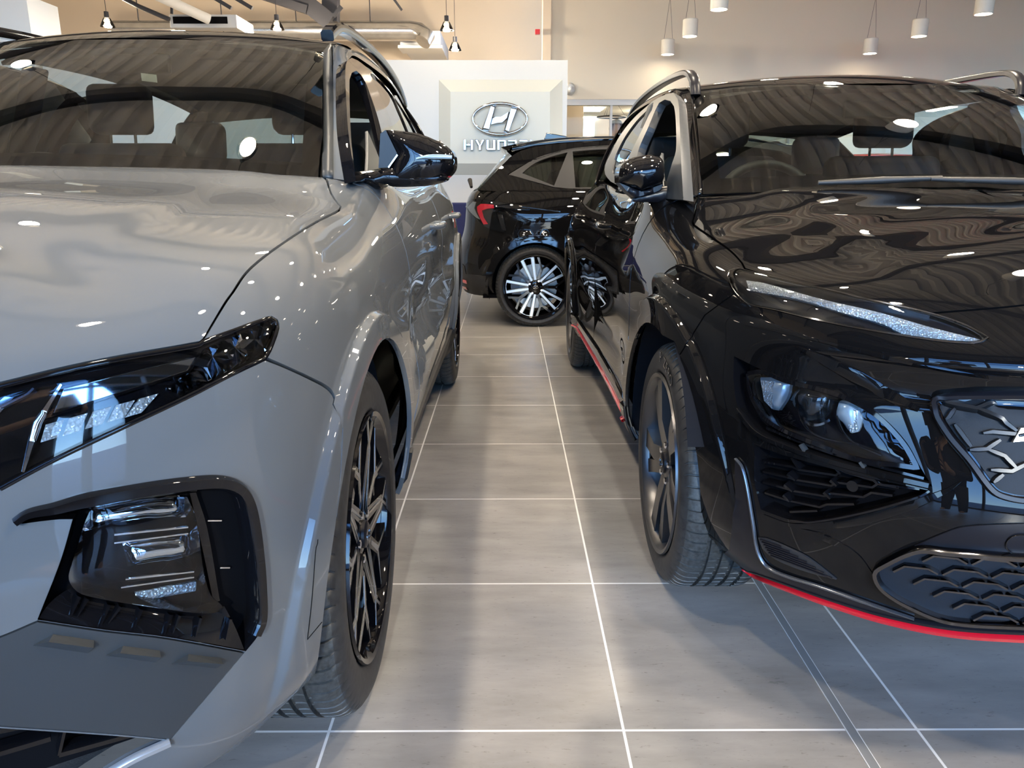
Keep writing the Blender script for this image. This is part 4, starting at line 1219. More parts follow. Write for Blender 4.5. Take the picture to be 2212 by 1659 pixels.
# day light strip
panel('daylight_lamp', KB, drl_o, SATBLK, kon, off=-.016, h=.02, rim=.02, mirror=KX)
dl = [o for o in kon.children if o.name.startswith('daylight_lamp')][0]
cr_t = [(1608, 600), (1652, 606), (1775, 641), (1898, 670), (2013, 702), (2122, 728)]
cr_b = [(1612, 623), (1634, 627), (1717, 641), (1825, 674), (1909, 697), (1952, 717), (2086, 733), (2122, 730)]
panel('crystal_strip', KB, [(*cr_t[0], 1)] + cr_t[1:-1] + [(*cr_t[-1], 1)] + cr_b[::-1][1:-1] + [(*cr_b[0], 1)], CRYS, dl, off=-.008, h=.012, rim=.008, dome=.003)
panel('lamp_cover', KB, drl_o, LENS, kon, off=.003, h=.02, rim=.02, mirror=KX, dome=.004)
ribbon('lamp_seal', KB, drl_o + [drl_o[0]], .005, DCHROME, kon, off=.001, hgt=.003, mirror=KX)
FROST = M('frosted reflector', (.62, .72, .80), .22, .45)
# main lamp pod
panel('headlamp', KB, podk_o, GBLK, kon, off=-.06, h=.02, rim=0, mirror=KX)
hk = [o for o in kon.children if o.name.startswith('headlamp')][0]
wall_ring('headlamp_housing', KB, podk_o, .001, -.06, GBLK, kon, inset=.014, mirror=KX)
lens_k = [(1616, 807), (1645, 803), (1695, 822), (1789, 847), (1847, 869), (1898, 901), (1952, 959), (1982, 1011, 1), (1934, 1004), (1862, 995), (1782, 966), (1702, 934), (1655, 905), (1627, 865), (1618, 833)]
ribbon('lamp_bezel', KB, lens_k + [lens_k[0]], .014, GBLK, hk, off=-.008, hgt=.02)
ribbon('bezel_line', KB, [(1594, 885), (1627, 927), (1655, 946), (1710, 968), (1739, 979), (1865, 1015), (2008, 1049)], .014, BLACK, hk, off=.002, hgt=.010)
ribbon('bezel_line', KB, [(1650, 925), (1720, 955), (1800, 983), (1900, 1010), (1995, 1034)], .008, GBLK, hk, off=-.012, hgt=.010)
for a, b in (((1730, 960), (1744, 981)), ((1858, 998), (1872, 1017))):
    ribbon('bezel_clip', KB, [(*a, 1), (*b, 1)], .006, SATIN, hk, off=.001, hgt=.01)
panel('inner_reflector', KB, [(1623, 816, 1), (1660, 818), (1690, 826, 1), (1684, 858), (1664, 888, 1), (1652, 886), (1632, 862)], FROST, hk, off=-.026, h=.010, rim=.012, dome=.012)
panel('outer_reflector', KB, [(1803, 873, 1), (1830, 868), (1858, 886, 1), (1855, 915), (1846, 935), (1832, 938), (1812, 915), (1797, 900)], FROST, hk, off=-.024, h=.010, rim=.012, dome=.012)
for nm, q in (('reflector_facet', [(1632, 822, 1), (1660, 825, 1), (1658, 884, 1), (1640, 866, 1)]), ('reflector_facet', [(1820, 882, 1), (1846, 888, 1), (1848, 930, 1), (1832, 936, 1)])):
    panel(nm, KB, q, CRYS, hk, off=-.014, h=.02, rim=.006)
panel('projector_lens', KB, [(1690, 850), (1716, 832), (1752, 832), (1784, 850), (1790, 880), (1772, 908), (1740, 918), (1708, 906), (1690, 880)], M('projector glass', (.01, .012, .015), .02, 0, 1.0), hk, off=-.045, h=.010, rim=.02, dome=.032)
ribbon('projector_ring', KB, [(1715, 908), (1735, 920), (1760, 920), (1782, 910)], .007, CHROME, hk, off=-.026)
ribbon('lamp_wing_line', KB, [(1712, 860), (1718, 900), (1735, 930), (1775, 950), (1850, 962)], .004, DCHROME, hk, off=-.018)
ribbon('lamp_wing_line', KB, [(1800, 900), (1815, 935), (1845, 962), (1900, 985)], .004, DCHROME, hk, off=-.018)
panel('headlamp_cover', KB, lens_k, LENS, kon, off=-.001, h=.015, rim=.01, mirror=KX, dome=.008)
# intake with honeycomb
panel('side_intake', KB, intake_o, DARK, kon, off=-.05, h=.03, rim=0, mirror=KX)
it = [o for o in kon.children if o.name.startswith('side_intake')][0]
wall_ring('intake_wall', KB, intake_o, .001, -.05, GBLK, kon, inset=.008, mirror=KX)
ribbon('intake_edge', KB, [(1709, 1123), (1753, 1127), (1876, 1104), (1990, 1071), (2008, 1060, 1)], .006, GBLK, kon, off=.002, hgt=.004, mirror=KX)
for ln in ([(1640, 1000), (1706, 1012), (1718, 1018), (1800, 1030), (1812, 1020), (1890, 1042), (1902, 1050), (1985, 1058)], [(1640, 1022), (1700, 1036), (1712, 1040), (1790, 1053), (1803, 1046), (1880, 1056), (1892, 1048), (1940, 1056)], [(1640, 1045), (1695, 1060), (1706, 1064), (1775, 1076), (1790, 1070), (1860, 1078), (1878, 1068), (1925, 1074)], [(1645, 1068), (1690, 1083), (1700, 1086), (1765, 1100), (1780, 1094), (1840, 1094)], [(1700, 1110), (1760, 1108)]):
    ribbon('honeycomb_bar', KB, [(*p, 1) for p in ln], .007, GBLK, it, off=-.018, hgt=.016)
for a, b in (((1706, 990), (1722, 1016)), ((1800, 1010), (1812, 1026)), ((1697, 1026), (1714, 1040)), ((1790, 1040), (1804, 1052)), ((1690, 1050), (1708, 1064)), ((1776, 1066), (1790, 1080)), ((1688, 1072), (1702, 1086)), ((1880, 1032), (1894, 1048))):
    ribbon('honeycomb_rib', KB, [(*a, 1), (*b, 1)], [.010, .006], GBLK, it, off=-.012, hgt=.014)
P_, n_ = KB.ev(np.array([KB.px(1836, 1054)]))
mb = MB(); mb.tube([P_[0] - n_[0] * .04, P_[0] - n_[0] * .010], .011, 16); mb.obj('parking_sensor', GBLK, it, angle=40)
# matt side blade, bright edge
panel('bumper_blade', KB, [(1591, 990, 1), (1600, 1000), (1612, 1030), (1627, 1120), (1637, 1185), (1655, 1217), (1700, 1240), (1790, 1268), (1900, 1307), (1975, 1333, 1), (1930, 1334), (1850, 1310), (1740, 1272), (1650, 1240), (1600, 1227, 1), (1579, 1220, 1), (1556, 1200, 1), (1578, 1185, 1), (1588, 1100)], SATBLK, kon, off=.004, h=.02, rim=.01, mirror=KX)
ribbon('blade_edge', KB, [(1592, 990), (1605, 1005), (1616, 1045), (1630, 1130), (1640, 1190), (1660, 1222), (1705, 1243), (1767, 1262), (1870, 1298), (1975, 1333)], [.004, .006, .006, .006, .003], M('satin silver line', (.16, .17, .19), .25, .8), kon, off=.006, hgt=.004, mirror=KX)
panel('winglet', KB, [(1640, 1160, 1), (1655, 1162), (1700, 1180), (1745, 1202), (1808, 1250, 1), (1740, 1232), (1680, 1208), (1652, 1186)], M('ribbed plastic', (.02, .02, .022), .4), kon, off=.004, h=.02, mirror=KX)
for k in range(7):
    t = k / 6
    a = (1646 + 22 * t, 1163 + 34 * t); b = (1690 + 110 * t, 1178 + 68 * t)
    ribbon('winglet_rib', KB, [(*a, 1), (*b, 1)], .003, SATBLK, kon, off=.006, hgt=.003)
# red lip
def lip(name, mat, pts, r, parent):
    mb = MB(); mb.tube(spline(pts, 60), r, 10); o = mb.obj(name, mat, parent, angle=60); return o
lip_o = [(1602, 1233), (1640, 1246), (1687, 1264), (1790, 1301), (1912, 1338), (2056, 1366), (2212, 1377), (2400, 1383)]
ribbon('lip_spoiler', KB, lip_o + [K_(0, 1.24, .24)], [.004, .012, .015, .015, .015], RED, kon, off=.002, hgt=.014, mirror=KX)
ribbon('lip_base', KB, [(1600, 1226), (1640, 1238), (1687, 1255), (1790, 1291), (1912, 1327), (2056, 1354), (2212, 1364), (2400, 1370), K_(0, 1.24, .255)], [.006, .012, .012], SATBLK, kon, off=.0, hgt=.012, mirror=KX)
# grille
panel('grille_surround', KB, gr_o, GBLK, kon, off=.002, h=.03, rim=.004, mirror=KX)
panel('grille', KB, gr_o, noisy(M('grille mesh', (.007, .009, .013), .45, spec=.18), 1400, .2, (.011, .014, .019), bump=.15), kon, off=.004, h=.03, rim=.0, mirror=KX, inset=.008)
gk = [o for o in kon.children if o.name.startswith('grille') and 'surround' not in o.name][0]
ribbon('grille_frame', KB, gr_o[6:] + gr_o[:6], .012, SATBLK, gk, off=.008, hgt=.010, mirror=KX)
for ln in ([(2040, 876), (2105, 888), (2118, 884), (2150, 866)], [(2105, 888), (2160, 905), (2190, 930)], [(2042, 904), (2060, 888)], [(2120, 935), (2140, 932), (2200, 938)], [(2092, 972), (2128, 970), (2156, 950)], [(2128, 970), (2165, 985), (2188, 1010)], [(2136, 1015), (2180, 1018), (2215, 1000)], [(2142, 1042), (2162, 1025)], [(2060, 915), (2095, 965)]) + tuple([(x + d, y) for x, y in l_] for d in (150, 300) for l_ in ([(2092, 892), (2128, 890), (2156, 870)], [(2128, 890), (2165, 905), (2188, 930)], [(2092, 972), (2128, 970), (2156, 950)], [(2128, 970), (2165, 985), (2188, 1010)], [(2080, 1042), (2128, 1040), (2160, 1022)])):
    ribbon('grille_bar', KB, [(*p, 1) for p in ln], [.005] + [.010] * 4 + [.007], M('grille bar black', (.014, .015, .017), .28, spec=.3) if not bpy.data.materials.get('grille bar black') else bpy.data.materials['grille bar black'], gk, off=.010, hgt=.012, mirror=KX)
panel('grille_badge', KB, [(2180, 955, 1), (2196, 923, 1), (2225, 920, 1), (2215, 952, 1)], M('badge silver', (.35, .37, .39), .3, .7), gk, off=.020, h=.02, rim=.012)
ribbon('badge_bar', KB, [(2192, 940, 1), (2212, 936, 1)], .005, GBLK, gk, off=.022, hgt=.002)
# tow cover plate and lower grille
panel('number_plate_plinth', KB, [(1905, 1212, 1), (1975, 1178), (2035, 1152), (2082, 1137), (2212, 1130), (2400, 1128, 1), K0(2400, 1128), K0(2400, 1206), (2400, 1206, 1), (2212, 1200), (2046, 1188), (1984, 1184)], SATBLK, kon, off=.003, h=.03, rim=.006, mirror=KX)
P_, n_ = KB.ev(np.array([KB.px(2202, 1174)]))
ring = []
tx = np.cross((0, 0, 1), n_[0]); tx /= np.linalg.norm(tx); ty = np.cross(n_[0], tx)
mb = MB(); mb.tube([P_[0] + n_[0] * .004 + .021 * (math.cos(a) * tx + math.sin(a) * ty) for a in np.linspace(0, 2 * math.pi, 33)[:-1]], .0012, 6, closed=True); mb.obj('towing_eye_cover', GBLK, kon, angle=60)
panel('lower_grille', KB, lg_o, noisy(M('lower grille mesh', (.012, .016, .022), .45, spec=.2), 1200, .2, (.018, .023, .031), bump=.15), kon, off=.003, h=.03, rim=.0, mirror=KX)
lk = [o for o in kon.children if o.name.startswith('lower_grille')][0]
ribbon('grille_frame', KB, lg_o[7:] + lg_o[:7], .012, DCHROME, lk, off=.010, hgt=.012, mirror=KX)
lgst = KB.path(lg_o)
# honeycomb: rows of flat hexagons
for r, (ya, yb) in enumerate(((1188, 1212), (1214, 1236), (1238, 1260), (1262, 1284), (1286, 1306), (1308, 1328))):
    for c in range(9):
        xa = 1880 + c * 104 + (52 if r % 2 else 0) - r * 10
        sl = (xa - 1900) * .055
        q = [(xa + 10, ya + 12 + sl), (xa + 34, ya + sl), (xa + 84, ya + 5 + sl), (xa + 104, ya + 16 + sl)]
        st_ = np.array([KB.px(*p) for p in q])
        if not inside(lgst, st_).all(): continue
        ribbon('honeycomb_bar', KB, [(*p, 1) for p in q], .0065, DCHROME, lk, off=.008, hgt=.008, mirror=KX)
# creases of the bumper: rounded brows
ribbon('bumper_brow', KB, [(1612, 702), (1700, 720), (1786, 740), (1934, 776), (2079, 805), (2212, 819), (2400, 826)], [.002, .010, .014, .014], BLACK, kon, off=-.002, hgt=.010)
ribbon('lamp_brow', KB, [(1722, 748), (1790, 782), (1860, 820), (1930, 858), (1985, 885)], [.003, .030, .040, .034, .010], BLACK, kon, off=-.004, hgt=.016)
ribbon('bumper_ridge', KB, [(1650, 1112), (1709, 1134), (1790, 1134), (1880, 1118), (1975, 1088), (2040, 1062), (2075, 1040)], [.004, .022, .030, .026, .004], BLACK, kon, off=-.004, hgt=.012)
ribbon('bumper_ridge', KB, [(1720, 1140), (1790, 1165), (1850, 1200), (1885, 1240)], [.004, .026, .022, .004], BLACK, kon, off=-.004, hgt=.012)
# sills and doors
panel('front_door', KB, [K_(.735, 2.365, 1.08), K_(.795, 2.375, 1.045), K_(.85, 2.43, .96), K_(.89, 2.478, .82), K_(.9, 2.47, .6), K_(.9, 2.435, .40), K_(.9, 3.40, .40), K_(.905, 3.42, .7), K_(.89, 3.40, .9), K_(.82, 3.36, 1.04), K_(.78, 3.36, 1.06)], BLACK, kon, h=.022, mirror=KX)
panel('rear_door', KB, [K_(.78, 3.367, 1.06), K_(.82, 3.367, 1.04), K_(.89, 3.407, .9), K_(.905, 3.427, .7), K_(.90, 3.407, .40), K_(.91, 4.12, .40)] + circ(KX, -1, 4.6, .475, .34, -82, -40, 8, .92) + [K_(.89, 4.34, .9), K_(.81, 4.30, 1.06), K_(.77, 4.30, 1.09)], BLACK, kon, h=.022, mirror=KX)
kAr = circ(KX, -1, 4.6, .378, .345, -97, 97, 30, .92)
panel('rear_quarter', KB, [K_(.77, 4.307, 1.09), K_(.81, 4.307, 1.06), K_(.89, 4.347, .9)] + circ(KX, -1, 4.6, .470, .34, -40, -82, 8, .92) + kAr + [K_(.90, 4.98, .30), K_(.80, 5.1, .32), K_(.5, 5.2, .32), K_(0, 5.2, .32), K_(0, 5.0, 1.12), K_(.5, 4.95, 1.12), K_(.70, 4.75, 1.12)], BLACK, kon, h=.035, mirror=KX, lines=KL)
panel('side_skirt', KB, [K_(.9, 2.37, .39), K_(.9, 2.8, .393), K_(.9, 3.4, .393), K_(.91, 4.20, .395), K_(.91, 4.22, .32), K_(.89, 4.2, .27), K_(.88, 3.4, .27), K_(.88, 2.6, .27), K_(.87, 2.38, .27)], BLACK, kon, off=.010, h=.03, mirror=KX)
ribbon('sill_strip', KB, [K_(.9, 2.40, .335), K_(.9, 2.8, .335), K_(.9, 3.4, .333), K_(.91, 4.18, .335)], [.010, .016, .016, .012], RED, kon, off=.016, hgt=.006, mirror=KX)
CHR = M('smoked chrome', (.22, .21, .20), .08, 1.0)
for y in (3.12, 4.02):
    handle(KB, .895 + .012 * (y > 3.5), y, .925, BLACK, kon, KX, -1, KX)
for ya in (2.0, 4.6):
    for sg in (1, -1):
        well(kon, KX, sg, ya, .345, .40, .58, .885 if ya < 3 else .92, 97)
fk = wheel(kon, (KX - .878, 2.0, .334), -1, .334, .245, .235, 'blade', rot=.55, body=GUNM, face=GUNM)
sidewall_text('tyre_letter', 'P ZERO', (KX - .878, 2.0, .334), -1, .284, .20, .030, .0012, GBLK, fk)
place_wheels(fk, kon, 2.6)
for o in kon.children:
    if o.name.startswith('wheel.') or o.name.startswith('wheel'):
        if abs(o.location.y - 2.6) < .01: o.location.x = -.04 * o.scale.x
pl, nl = KB.ev(KB.st)
inn = (pl - nl * .035).reshape(330, 150, 3)[::5, ::5]
shell(inn.reshape(-1, 3), inn.shape[0], inn.shape[1], KX, 2.0, 4.6, kon, (2.35, 4.9))
MB().box((KX - .72, 1.80, .23), (KX + .72, 5.0, .26)).obj('underbody', DARK, kon)
# windscreen
KW = Surf(scr_grid(KX, -1, [(0, 2.15, 1.069), (.2, 2.165, 1.068), (.4, 2.20, 1.066), (.58, 2.25, 1.061), (.72, 2.316, 1.055)], [(0, 2.82, 1.42), (.2, 2.835, 1.4215), (.4, 2.884, 1.423), (.52, 2.95, 1.418), (.60, 3.03, 1.412)], .012), (KX, 4, .8), nd=(60, 40))
wk = panel('windscreen', KW, full(KW), GLASS, kon, st=True, h=.05, rim=0)
fr = full(KW); a, b = KW.ks[-1], KW.kt[-1]
inn_ = np.stack([.05 + fr[:, 0] * (a - .10) / a, .085 + fr[:, 1] * (b - .13) / b], 1)
panel('windscreen_border', KW, fr, GBLK, wk, st=True, holes=[inn_], off=-.004, h=.05, rim=0)
c0 = [atX(1516, 419, KX - .722), atX(1512, 340, KX - .678), atX(1505, 270, KX - .64), atX(1497, 201, KX - .602)]
c1 = [atX(1509, 421, KX - .735), atX(1504, 340, KX - .692), atX(1497, 270, KX - .654), atX(1486, 192, KX - .615)]
c2 = [atX(1492, 424, KX - .768), atX(1487, 340, KX - .722), atX(1481, 270, KX - .684), atX(1468, 196, KX - .640)]
c3 = [atX(1475, 427, KX - .795), atX(1471, 340, KX - .75), atX(1467, 262, KX - .705), atX(1458, 207, KX - .665)]
loft('windscreen_pillar_trim', [c0, c1], 24, GBLK, kon, mirror=KX, thick=.010)
rI = [(.615, 3.16, 1.437), (.615, 3.5, 1.465), (.61, 4.0, 1.465), (.60, 4.5, 1.43), (.58, 4.85, 1.38)]
rM = [(.650, 3.20, 1.442), (.655, 3.5, 1.452), (.652, 4.0, 1.448), (.642, 4.5, 1.41), (.62, 4.85, 1.36)]
rO = [(.678, 3.22, 1.415), (.683, 3.5, 1.42), (.682, 4.0, 1.415), (.672, 4.5, 1.375), (.65, 4.85, 1.33)]
loft('roof_side_frame', [c1 + kw(rI), c2 + kw(rM), c3 + kw(rO)], 70, BLACK, kon, mirror=KX, sm=80)
RG = []
for u in (-.62, -.36, 0, .36, .62):
    k = abs(u) / .62
    RG.append([(KX - u, y + k * k * dy, z - k * k * .045) for y, z, dy in ((2.812, 1.421, .20), (3.0, 1.47, .12), (3.3, 1.503, 0), (3.8, 1.512, 0), (4.3, 1.495, 0), (4.75, 1.445, 0), (4.95, 1.41, 0))])
KR = Surf(np.array(RG), (KX, 3.5, 0), nd=(30, 60))
panel('roof', KR, full(KR), BLACK, kon, st=True, h=.08, rim=0)
panel('headliner', KR, full(KR), LINER, kon, st=True, off=-.03, h=.1, rim=0)
rl = [(.600, 2.985, 1.40), (.603, 3.0, 1.445), (.606, 3.05, 1.480), (.612, 3.16, 1.497), (.615, 3.5, 1.508), (.61, 4.1, 1.50), (.60, 4.5, 1.46), (.592, 4.72, 1.40)]
o = rail(kon, kw(rl), .036, .022, SATBLK); c = copy_tree(o); c.scale = (-1, 1, 1)
# side glass
KSg = []
for y, ub, zb, ut, zt in ((2.1, .79, 1.04, .70, 1.36), (2.6, .81, 1.05, .695, 1.39), (3.1, .82, 1.055, .688, 1.415), (3.6, .825, 1.065, .688, 1.42), (4.1, .825, 1.085, .686, 1.405), (4.6, .80, 1.11, .67, 1.36), (5.0, .75, 1.13, .64, 1.31)):
    m_ = ((ub + ut) / 2 + .014, (zb + zt) / 2)
    KSg.append([(KX - ub - .003, y, zb - .03), (KX - m_[0], y, m_[1]), (KX - ut, y, zt)])
KSf = Surf(np.array(KSg), (KX, 3.5, 1), nd=(90, 40))
def Z_(y, z): return (KX - .75, y, z, 'w')
kfr = [(1476, 432, 1), (1471, 340), (1468, 262), (1464, 214), (1454, 200), (1439, 201), (1419, 211), (1399, 228), (1369, 255), (1339, 293), (1317, 335), (1307, 357), (1307, 376), (1319, 392, 1), (1350, 408), (1420, 428, 1)]
kf1 = [(1376, 337), (1401, 273), (1424, 222), (1436, 215), (1448, 218), (1456, 230), (1460, 269), (1460, 325), (1452, 352), (1440, 391, 1), (1380, 391, 1)]
kf2 = [(1411, 226), (1399, 237), (1375, 261), (1349, 297), (1331, 333), (1324, 357), (1323, 375), (1335, 385, 1), (1346, 372), (1357, 341), (1379, 297), (1401, 249)]
panel('window_frame', KSf, kfr, SATIN, kon, holes=[kf1, kf2], h=.05, rim=.03, mirror=KX)
panel('rear_door_glass', KSf, kf2, DTINT, kon, off=-.006, h=.06, rim=0, mirror=KX)
panel('mirror_sail', KSf, [Z_(2.45, 1.045), Z_(2.64, 1.175), Z_(2.72, 1.05)], SATIN, kon, off=.004, h=.05, rim=.008, mirror=KX)
loft('rear_window', [kw([(-.66, 4.98, 1.10), (-.3, 5.04, 1.10), (.3, 5.04, 1.10), (.66, 4.98, 1.10)]), kw([(-.56, 4.80, 1.37), (-.3, 4.84, 1.385), (.3, 4.84, 1.385), (.56, 4.80, 1.37)])], 12, TINT, kon)
loft('rear_pillar', [kw([(.80, 4.45, 1.08), (.74, 4.62, 1.22), (.64, 4.80, 1.38)]), kw([(.70, 5.0, 1.08), (.66, 4.92, 1.22), (.58, 4.86, 1.38)])], 12, GBLK, kon, mirror=KX, thick=.01)
# door mirror
KM = flat_surf((KX - 1.05, 2.44, .90), (.40, 0, 0), (0, 0, .40), (KX - .9, 4, 1.1))
km = panel('door_mirror', KM, [(1337, 395, 1), (1337, 375), (1343, 357), (1361, 343), (1385, 337), (1409, 335), (1425, 339), (1433, 349), (1435, 369), (1431, 397, 1), (1385, 414.5, 1)], GBLK, kon, h=.010, rim=.10, dome=.075, step=4)
panel('mirror_lower_shell', KM, [(1337, 395, 1), (1385, 414, 1), (1431, 397, 1), (1423, 411), (1369, 427, 1), (1355, 415)], SATBLK, km, off=.012, h=.012, rim=.10, dome=.02, step=4)
panel('mirror_arm', KM, [(1424, 404, 1), (1451, 401, 1), (1460, 400, 1), (1458, 430, 1), (1445, 436), (1400, 437), (1363, 436, 1), (1371, 427), (1399, 414)], SATBLK, km, off=-.01, h=.012, rim=.08, dome=.015, step=4)
MB().box((KX - .935, 2.53, 1.06), (KX - .815, 2.55, 1.16)).obj('mirror_glass', CHROME, km, bevel=.01)
c = copy_tree(km); c.scale = (-1, 1, 1)
# wipers at the base of the screen
for a, b in (((1765, 413), (2030, 403)), ((2005, 405), (2330, 415))):
    A = KW.px(a[0], a[1] - 6); Bq = KW.px(b[0], b[1] - 6)
    P_, n_ = KW.ev(np.array([A, (A + Bq) / 2, Bq]))
    mb = MB(); mb.tube([p + n * .018 for p, n in zip(P_, n_)], [.006, .010, .006], 8)
    mb.obj('wiper', MBLK, kon, angle=50)
# cabin
MB().box((KX - .70, 2.40, .78), (KX + .70, 2.62, 1.01)).obj('dashboard', TRIMB, kon, bevel=.03)
MB().box((KX - .74, 2.3, .30), (KX + .74, 4.9, .36)).obj('cabin_floor', TRIMB, kon)
for sx in (-.36, .36):
    seat(kon, KX + sx, 3.30, .58, .50, TRIMG)
seat(kon, KX, 4.15, .58, 1.2, TRIMG, up=.52, heads=(-.40, .40))
steering(kon, (KX - .36, 2.80, .98))
MB().box((KX - .10, 2.86, 1.31), (KX + .14, 2.88, 1.37)).obj('interior_mirror', TRIMG, kon, bevel=.01)
for s_ in (1, -1):
    MB().obox((KX + s_ * .73, 3.36, 1.23), (.03, 0, 0), (0, .05, 0), (-s_ * .06, 0, .18)).obj('centre_pillar', TRIMG, kon, bevel=.015)

# ================================================================ room
def struct(o): o['kind'] = 'structure'; return o
FL = M('stone floor tile', (.25, .225, .20), .3, 0, 0.0)
def floor_mat(m):
    b = m.node_tree.nodes['Principled BSDF']
    t = N(m, 'ShaderNodeTexCoord'); 
    mp = N(m, 'ShaderNodeMapping'); mp.inputs['Location'].default_value = (-.235 + .003, -1.334 + .003, 0)
    L(m, t.outputs['Object'], mp.inputs[0])
    sx = N(m, 'ShaderNodeSeparateXYZ'); L(m, mp.outputs[0], sx.inputs[0])
    def line(out, size, w):
        d = N(m, 'ShaderNodeMath', operation='DIVIDE'); d.inputs[1].default_value = size; L(m, out, d.inputs[0])
        f = N(m, 'ShaderNodeMath', operation='FLOORED_MODULO'); f.inputs[1].default_value = 1.0; L(m, d.outputs[0], f.inputs[0])
        g = N(m, 'ShaderNodeMath', operation='LESS_THAN'); g.inputs[1].default_value = w / size; L(m, f.outputs[0], g.inputs[0])
        return d.outputs[0], g.outputs[0]
    dx, gx = line(sx.outputs['X'], .603, .0058); dy, gy = line(sx.outputs['Y'], .5955, .0058)
    mx = N(m, 'ShaderNodeMath', operation='MAXIMUM'); L(m, gx, mx.inputs[0]); L(m, gy, mx.inputs[1])
    fx = N(m, 'ShaderNodeMath', operation='FLOOR'); L(m, dx, fx.inputs[0])
    fy = N(m, 'ShaderNodeMath', operation='FLOOR'); L(m, dy, fy.inputs[0])
    cb = N(m, 'ShaderNodeCombineXYZ'); L(m, fx.outputs[0], cb.inputs[0]); L(m, fy.outputs[0], cb.inputs[1])
    wn = N(m, 'ShaderNodeTexWhiteNoise', noise_dimensions='3D'); L(m, cb.outputs[0], wn.inputs['Vector'])
    # streaky cloud
    ad = N(m, 'ShaderNodeVectorMath', operation='SCALE'); ad.inputs['Scale'].default_value = 7.0; L(m, wn.outputs['Color'], ad.inputs[0])
    a2 = N(m, 'ShaderNodeVectorMath', operation='ADD'); L(m, mp.outputs[0], a2.inputs[0]); L(m, ad.outputs[0], a2.inputs[1])
    mp2 = N(m, 'ShaderNodeMapping'); mp2.inputs['Scale'].default_value = (1.6, 5.5, 1); L(m, a2.outputs[0], mp2.inputs[0])
    n1 = N(m, 'ShaderNodeTexNoise'); n1.inputs['Scale'].default_value = 2.2; n1.inputs['Detail'].default_value = 12; n1.inputs['Roughness'].default_value = .62; L(m, mp2.outputs[0], n1.inputs['Vector'])
    r = N(m, 'ShaderNodeValToRGB'); e = r.color_ramp.elements
    e[0].position = .25; e[0].color = (.20, .19, .178, 1); e[1].position = .76; e[1].color = (.345, .328, .305, 1)
    L(m, n1.outputs[0], r.inputs[0])
    n2 = N(m, 'ShaderNodeTexNoise'); n2.inputs['Scale'].default_value = 26; n2.inputs['Detail'].default_value = 8; n2.inputs['Roughness'].default_value = .7; L(m, mp2.outputs[0], n2.inputs['Vector'])
    r2 = N(m, 'ShaderNodeValToRGB'); e = r2.color_ramp.elements
    e[0].position = .30; e[0].color = (.45, .43, .42, 1); e[1].position = .40; e[1].color = (1, 1, 1, 1)
    k = e.new(.70); k.color = (1, 1, 1, 1); k = e.new(.80); k.color = (1.7, 1.7, 1.7, 1)
    L(m, n2.outputs[0], r2.inputs[0])
    mu = N(m, 'ShaderNodeMix', data_type='RGBA', blend_type='MULTIPLY'); mu.inputs[0].default_value = .85
    L(m, r.outputs[0], mu.inputs[6]); L(m, r2.outputs[0], mu.inputs[7])
    vr = N(m, 'ShaderNodeMapRange'); vr.inputs['To Min'].default_value = .95; vr.inputs['To Max'].default_value = 1.04; L(m, wn.outputs['Value'], vr.inputs[0])
    hv = N(m, 'ShaderNodeHueSaturation'); L(m, vr.outputs[0], hv.inputs['Value']); L(m, mu.outputs[2], hv.inputs['Color'])
    fin = N(m, 'ShaderNodeMix', data_type='RGBA'); fin.inputs[7].default_value = (.78, .77, .74, 1)
    L(m, mx.outputs[0], fin.inputs[0]); L(m, hv.outputs[0], fin.inputs[6]); L(m, fin.outputs[2], b.inputs['Base Color'])
    rr = N(m, 'ShaderNodeMapRange'); rr.inputs['To Min'].default_value = .22; rr.inputs['To Max'].default_value = .42; L(m, n1.outputs[0], rr.inputs[0]); L(m, rr.outputs[0], b.inputs['Roughness'])
floor_mat(FL)
X0, X1, Y0, Y1, ZC = -9.0, 13.0, -2.6, 15.0, 4.45
struct(MB().box((X0, Y0, -.1), (X1, Y1, 0)).obj('floor', FL))
WALL = M('warm cream wall paint', (.74, .625, .485), .7)
WALL2 = M('pale cream wall paint', (.72, .64, .515), .7)
WHITE = M('white panel', (.56, .56, .54), .45)
GREYW = M('pale grey panel', (.55, .56, .57), .5)
struct(MB().box((X0, Y1, 0), (1.4, Y1 + .2, ZC + .6)).obj('wall_back', WALL))
struct(MB().box((X0 - .2, Y0, 0), (X0, Y1, ZC + .6)).obj('wall_left', WALL))
struct(MB().box((X1, Y0, 0), (X1 + .2, Y1, ZC + .6)).obj('wall_right', WALL2))
# bulkhead over the glazed office
BY = 12.0
struct(MB().box((.62, BY, 2.30), (X1, BY + .15, ZC + .6)).obj('wall_bulkhead', WALL2))
struct(MB().box((.50, BY - .05, 0), (.62, BY + .3, ZC + .6)).obj('trim_column', WALL))
# corrugated deck roof
mb = MB(); V = []; prof = []
x = X0
while x < X1:
    prof += [(x, 0), (x + .10, 0), (x + .13, .07), (x + .23, .07), (x + .26, 0)]
    x += .26
for y in (Y0, Y1 + .2):
    for px_, dz in prof: V.append((px_, y, ZC + dz))
n = len(prof)
mb.add(V, [(i, i + 1, n + i + 1, n + i) for i in range(n - 1)])
DECK = M('pale roof deck', (.62, .60, .57), .55)
struct(mb.obj('ceiling', DECK))
STEEL = M('painted steel', (.028, .028, .034), .5)
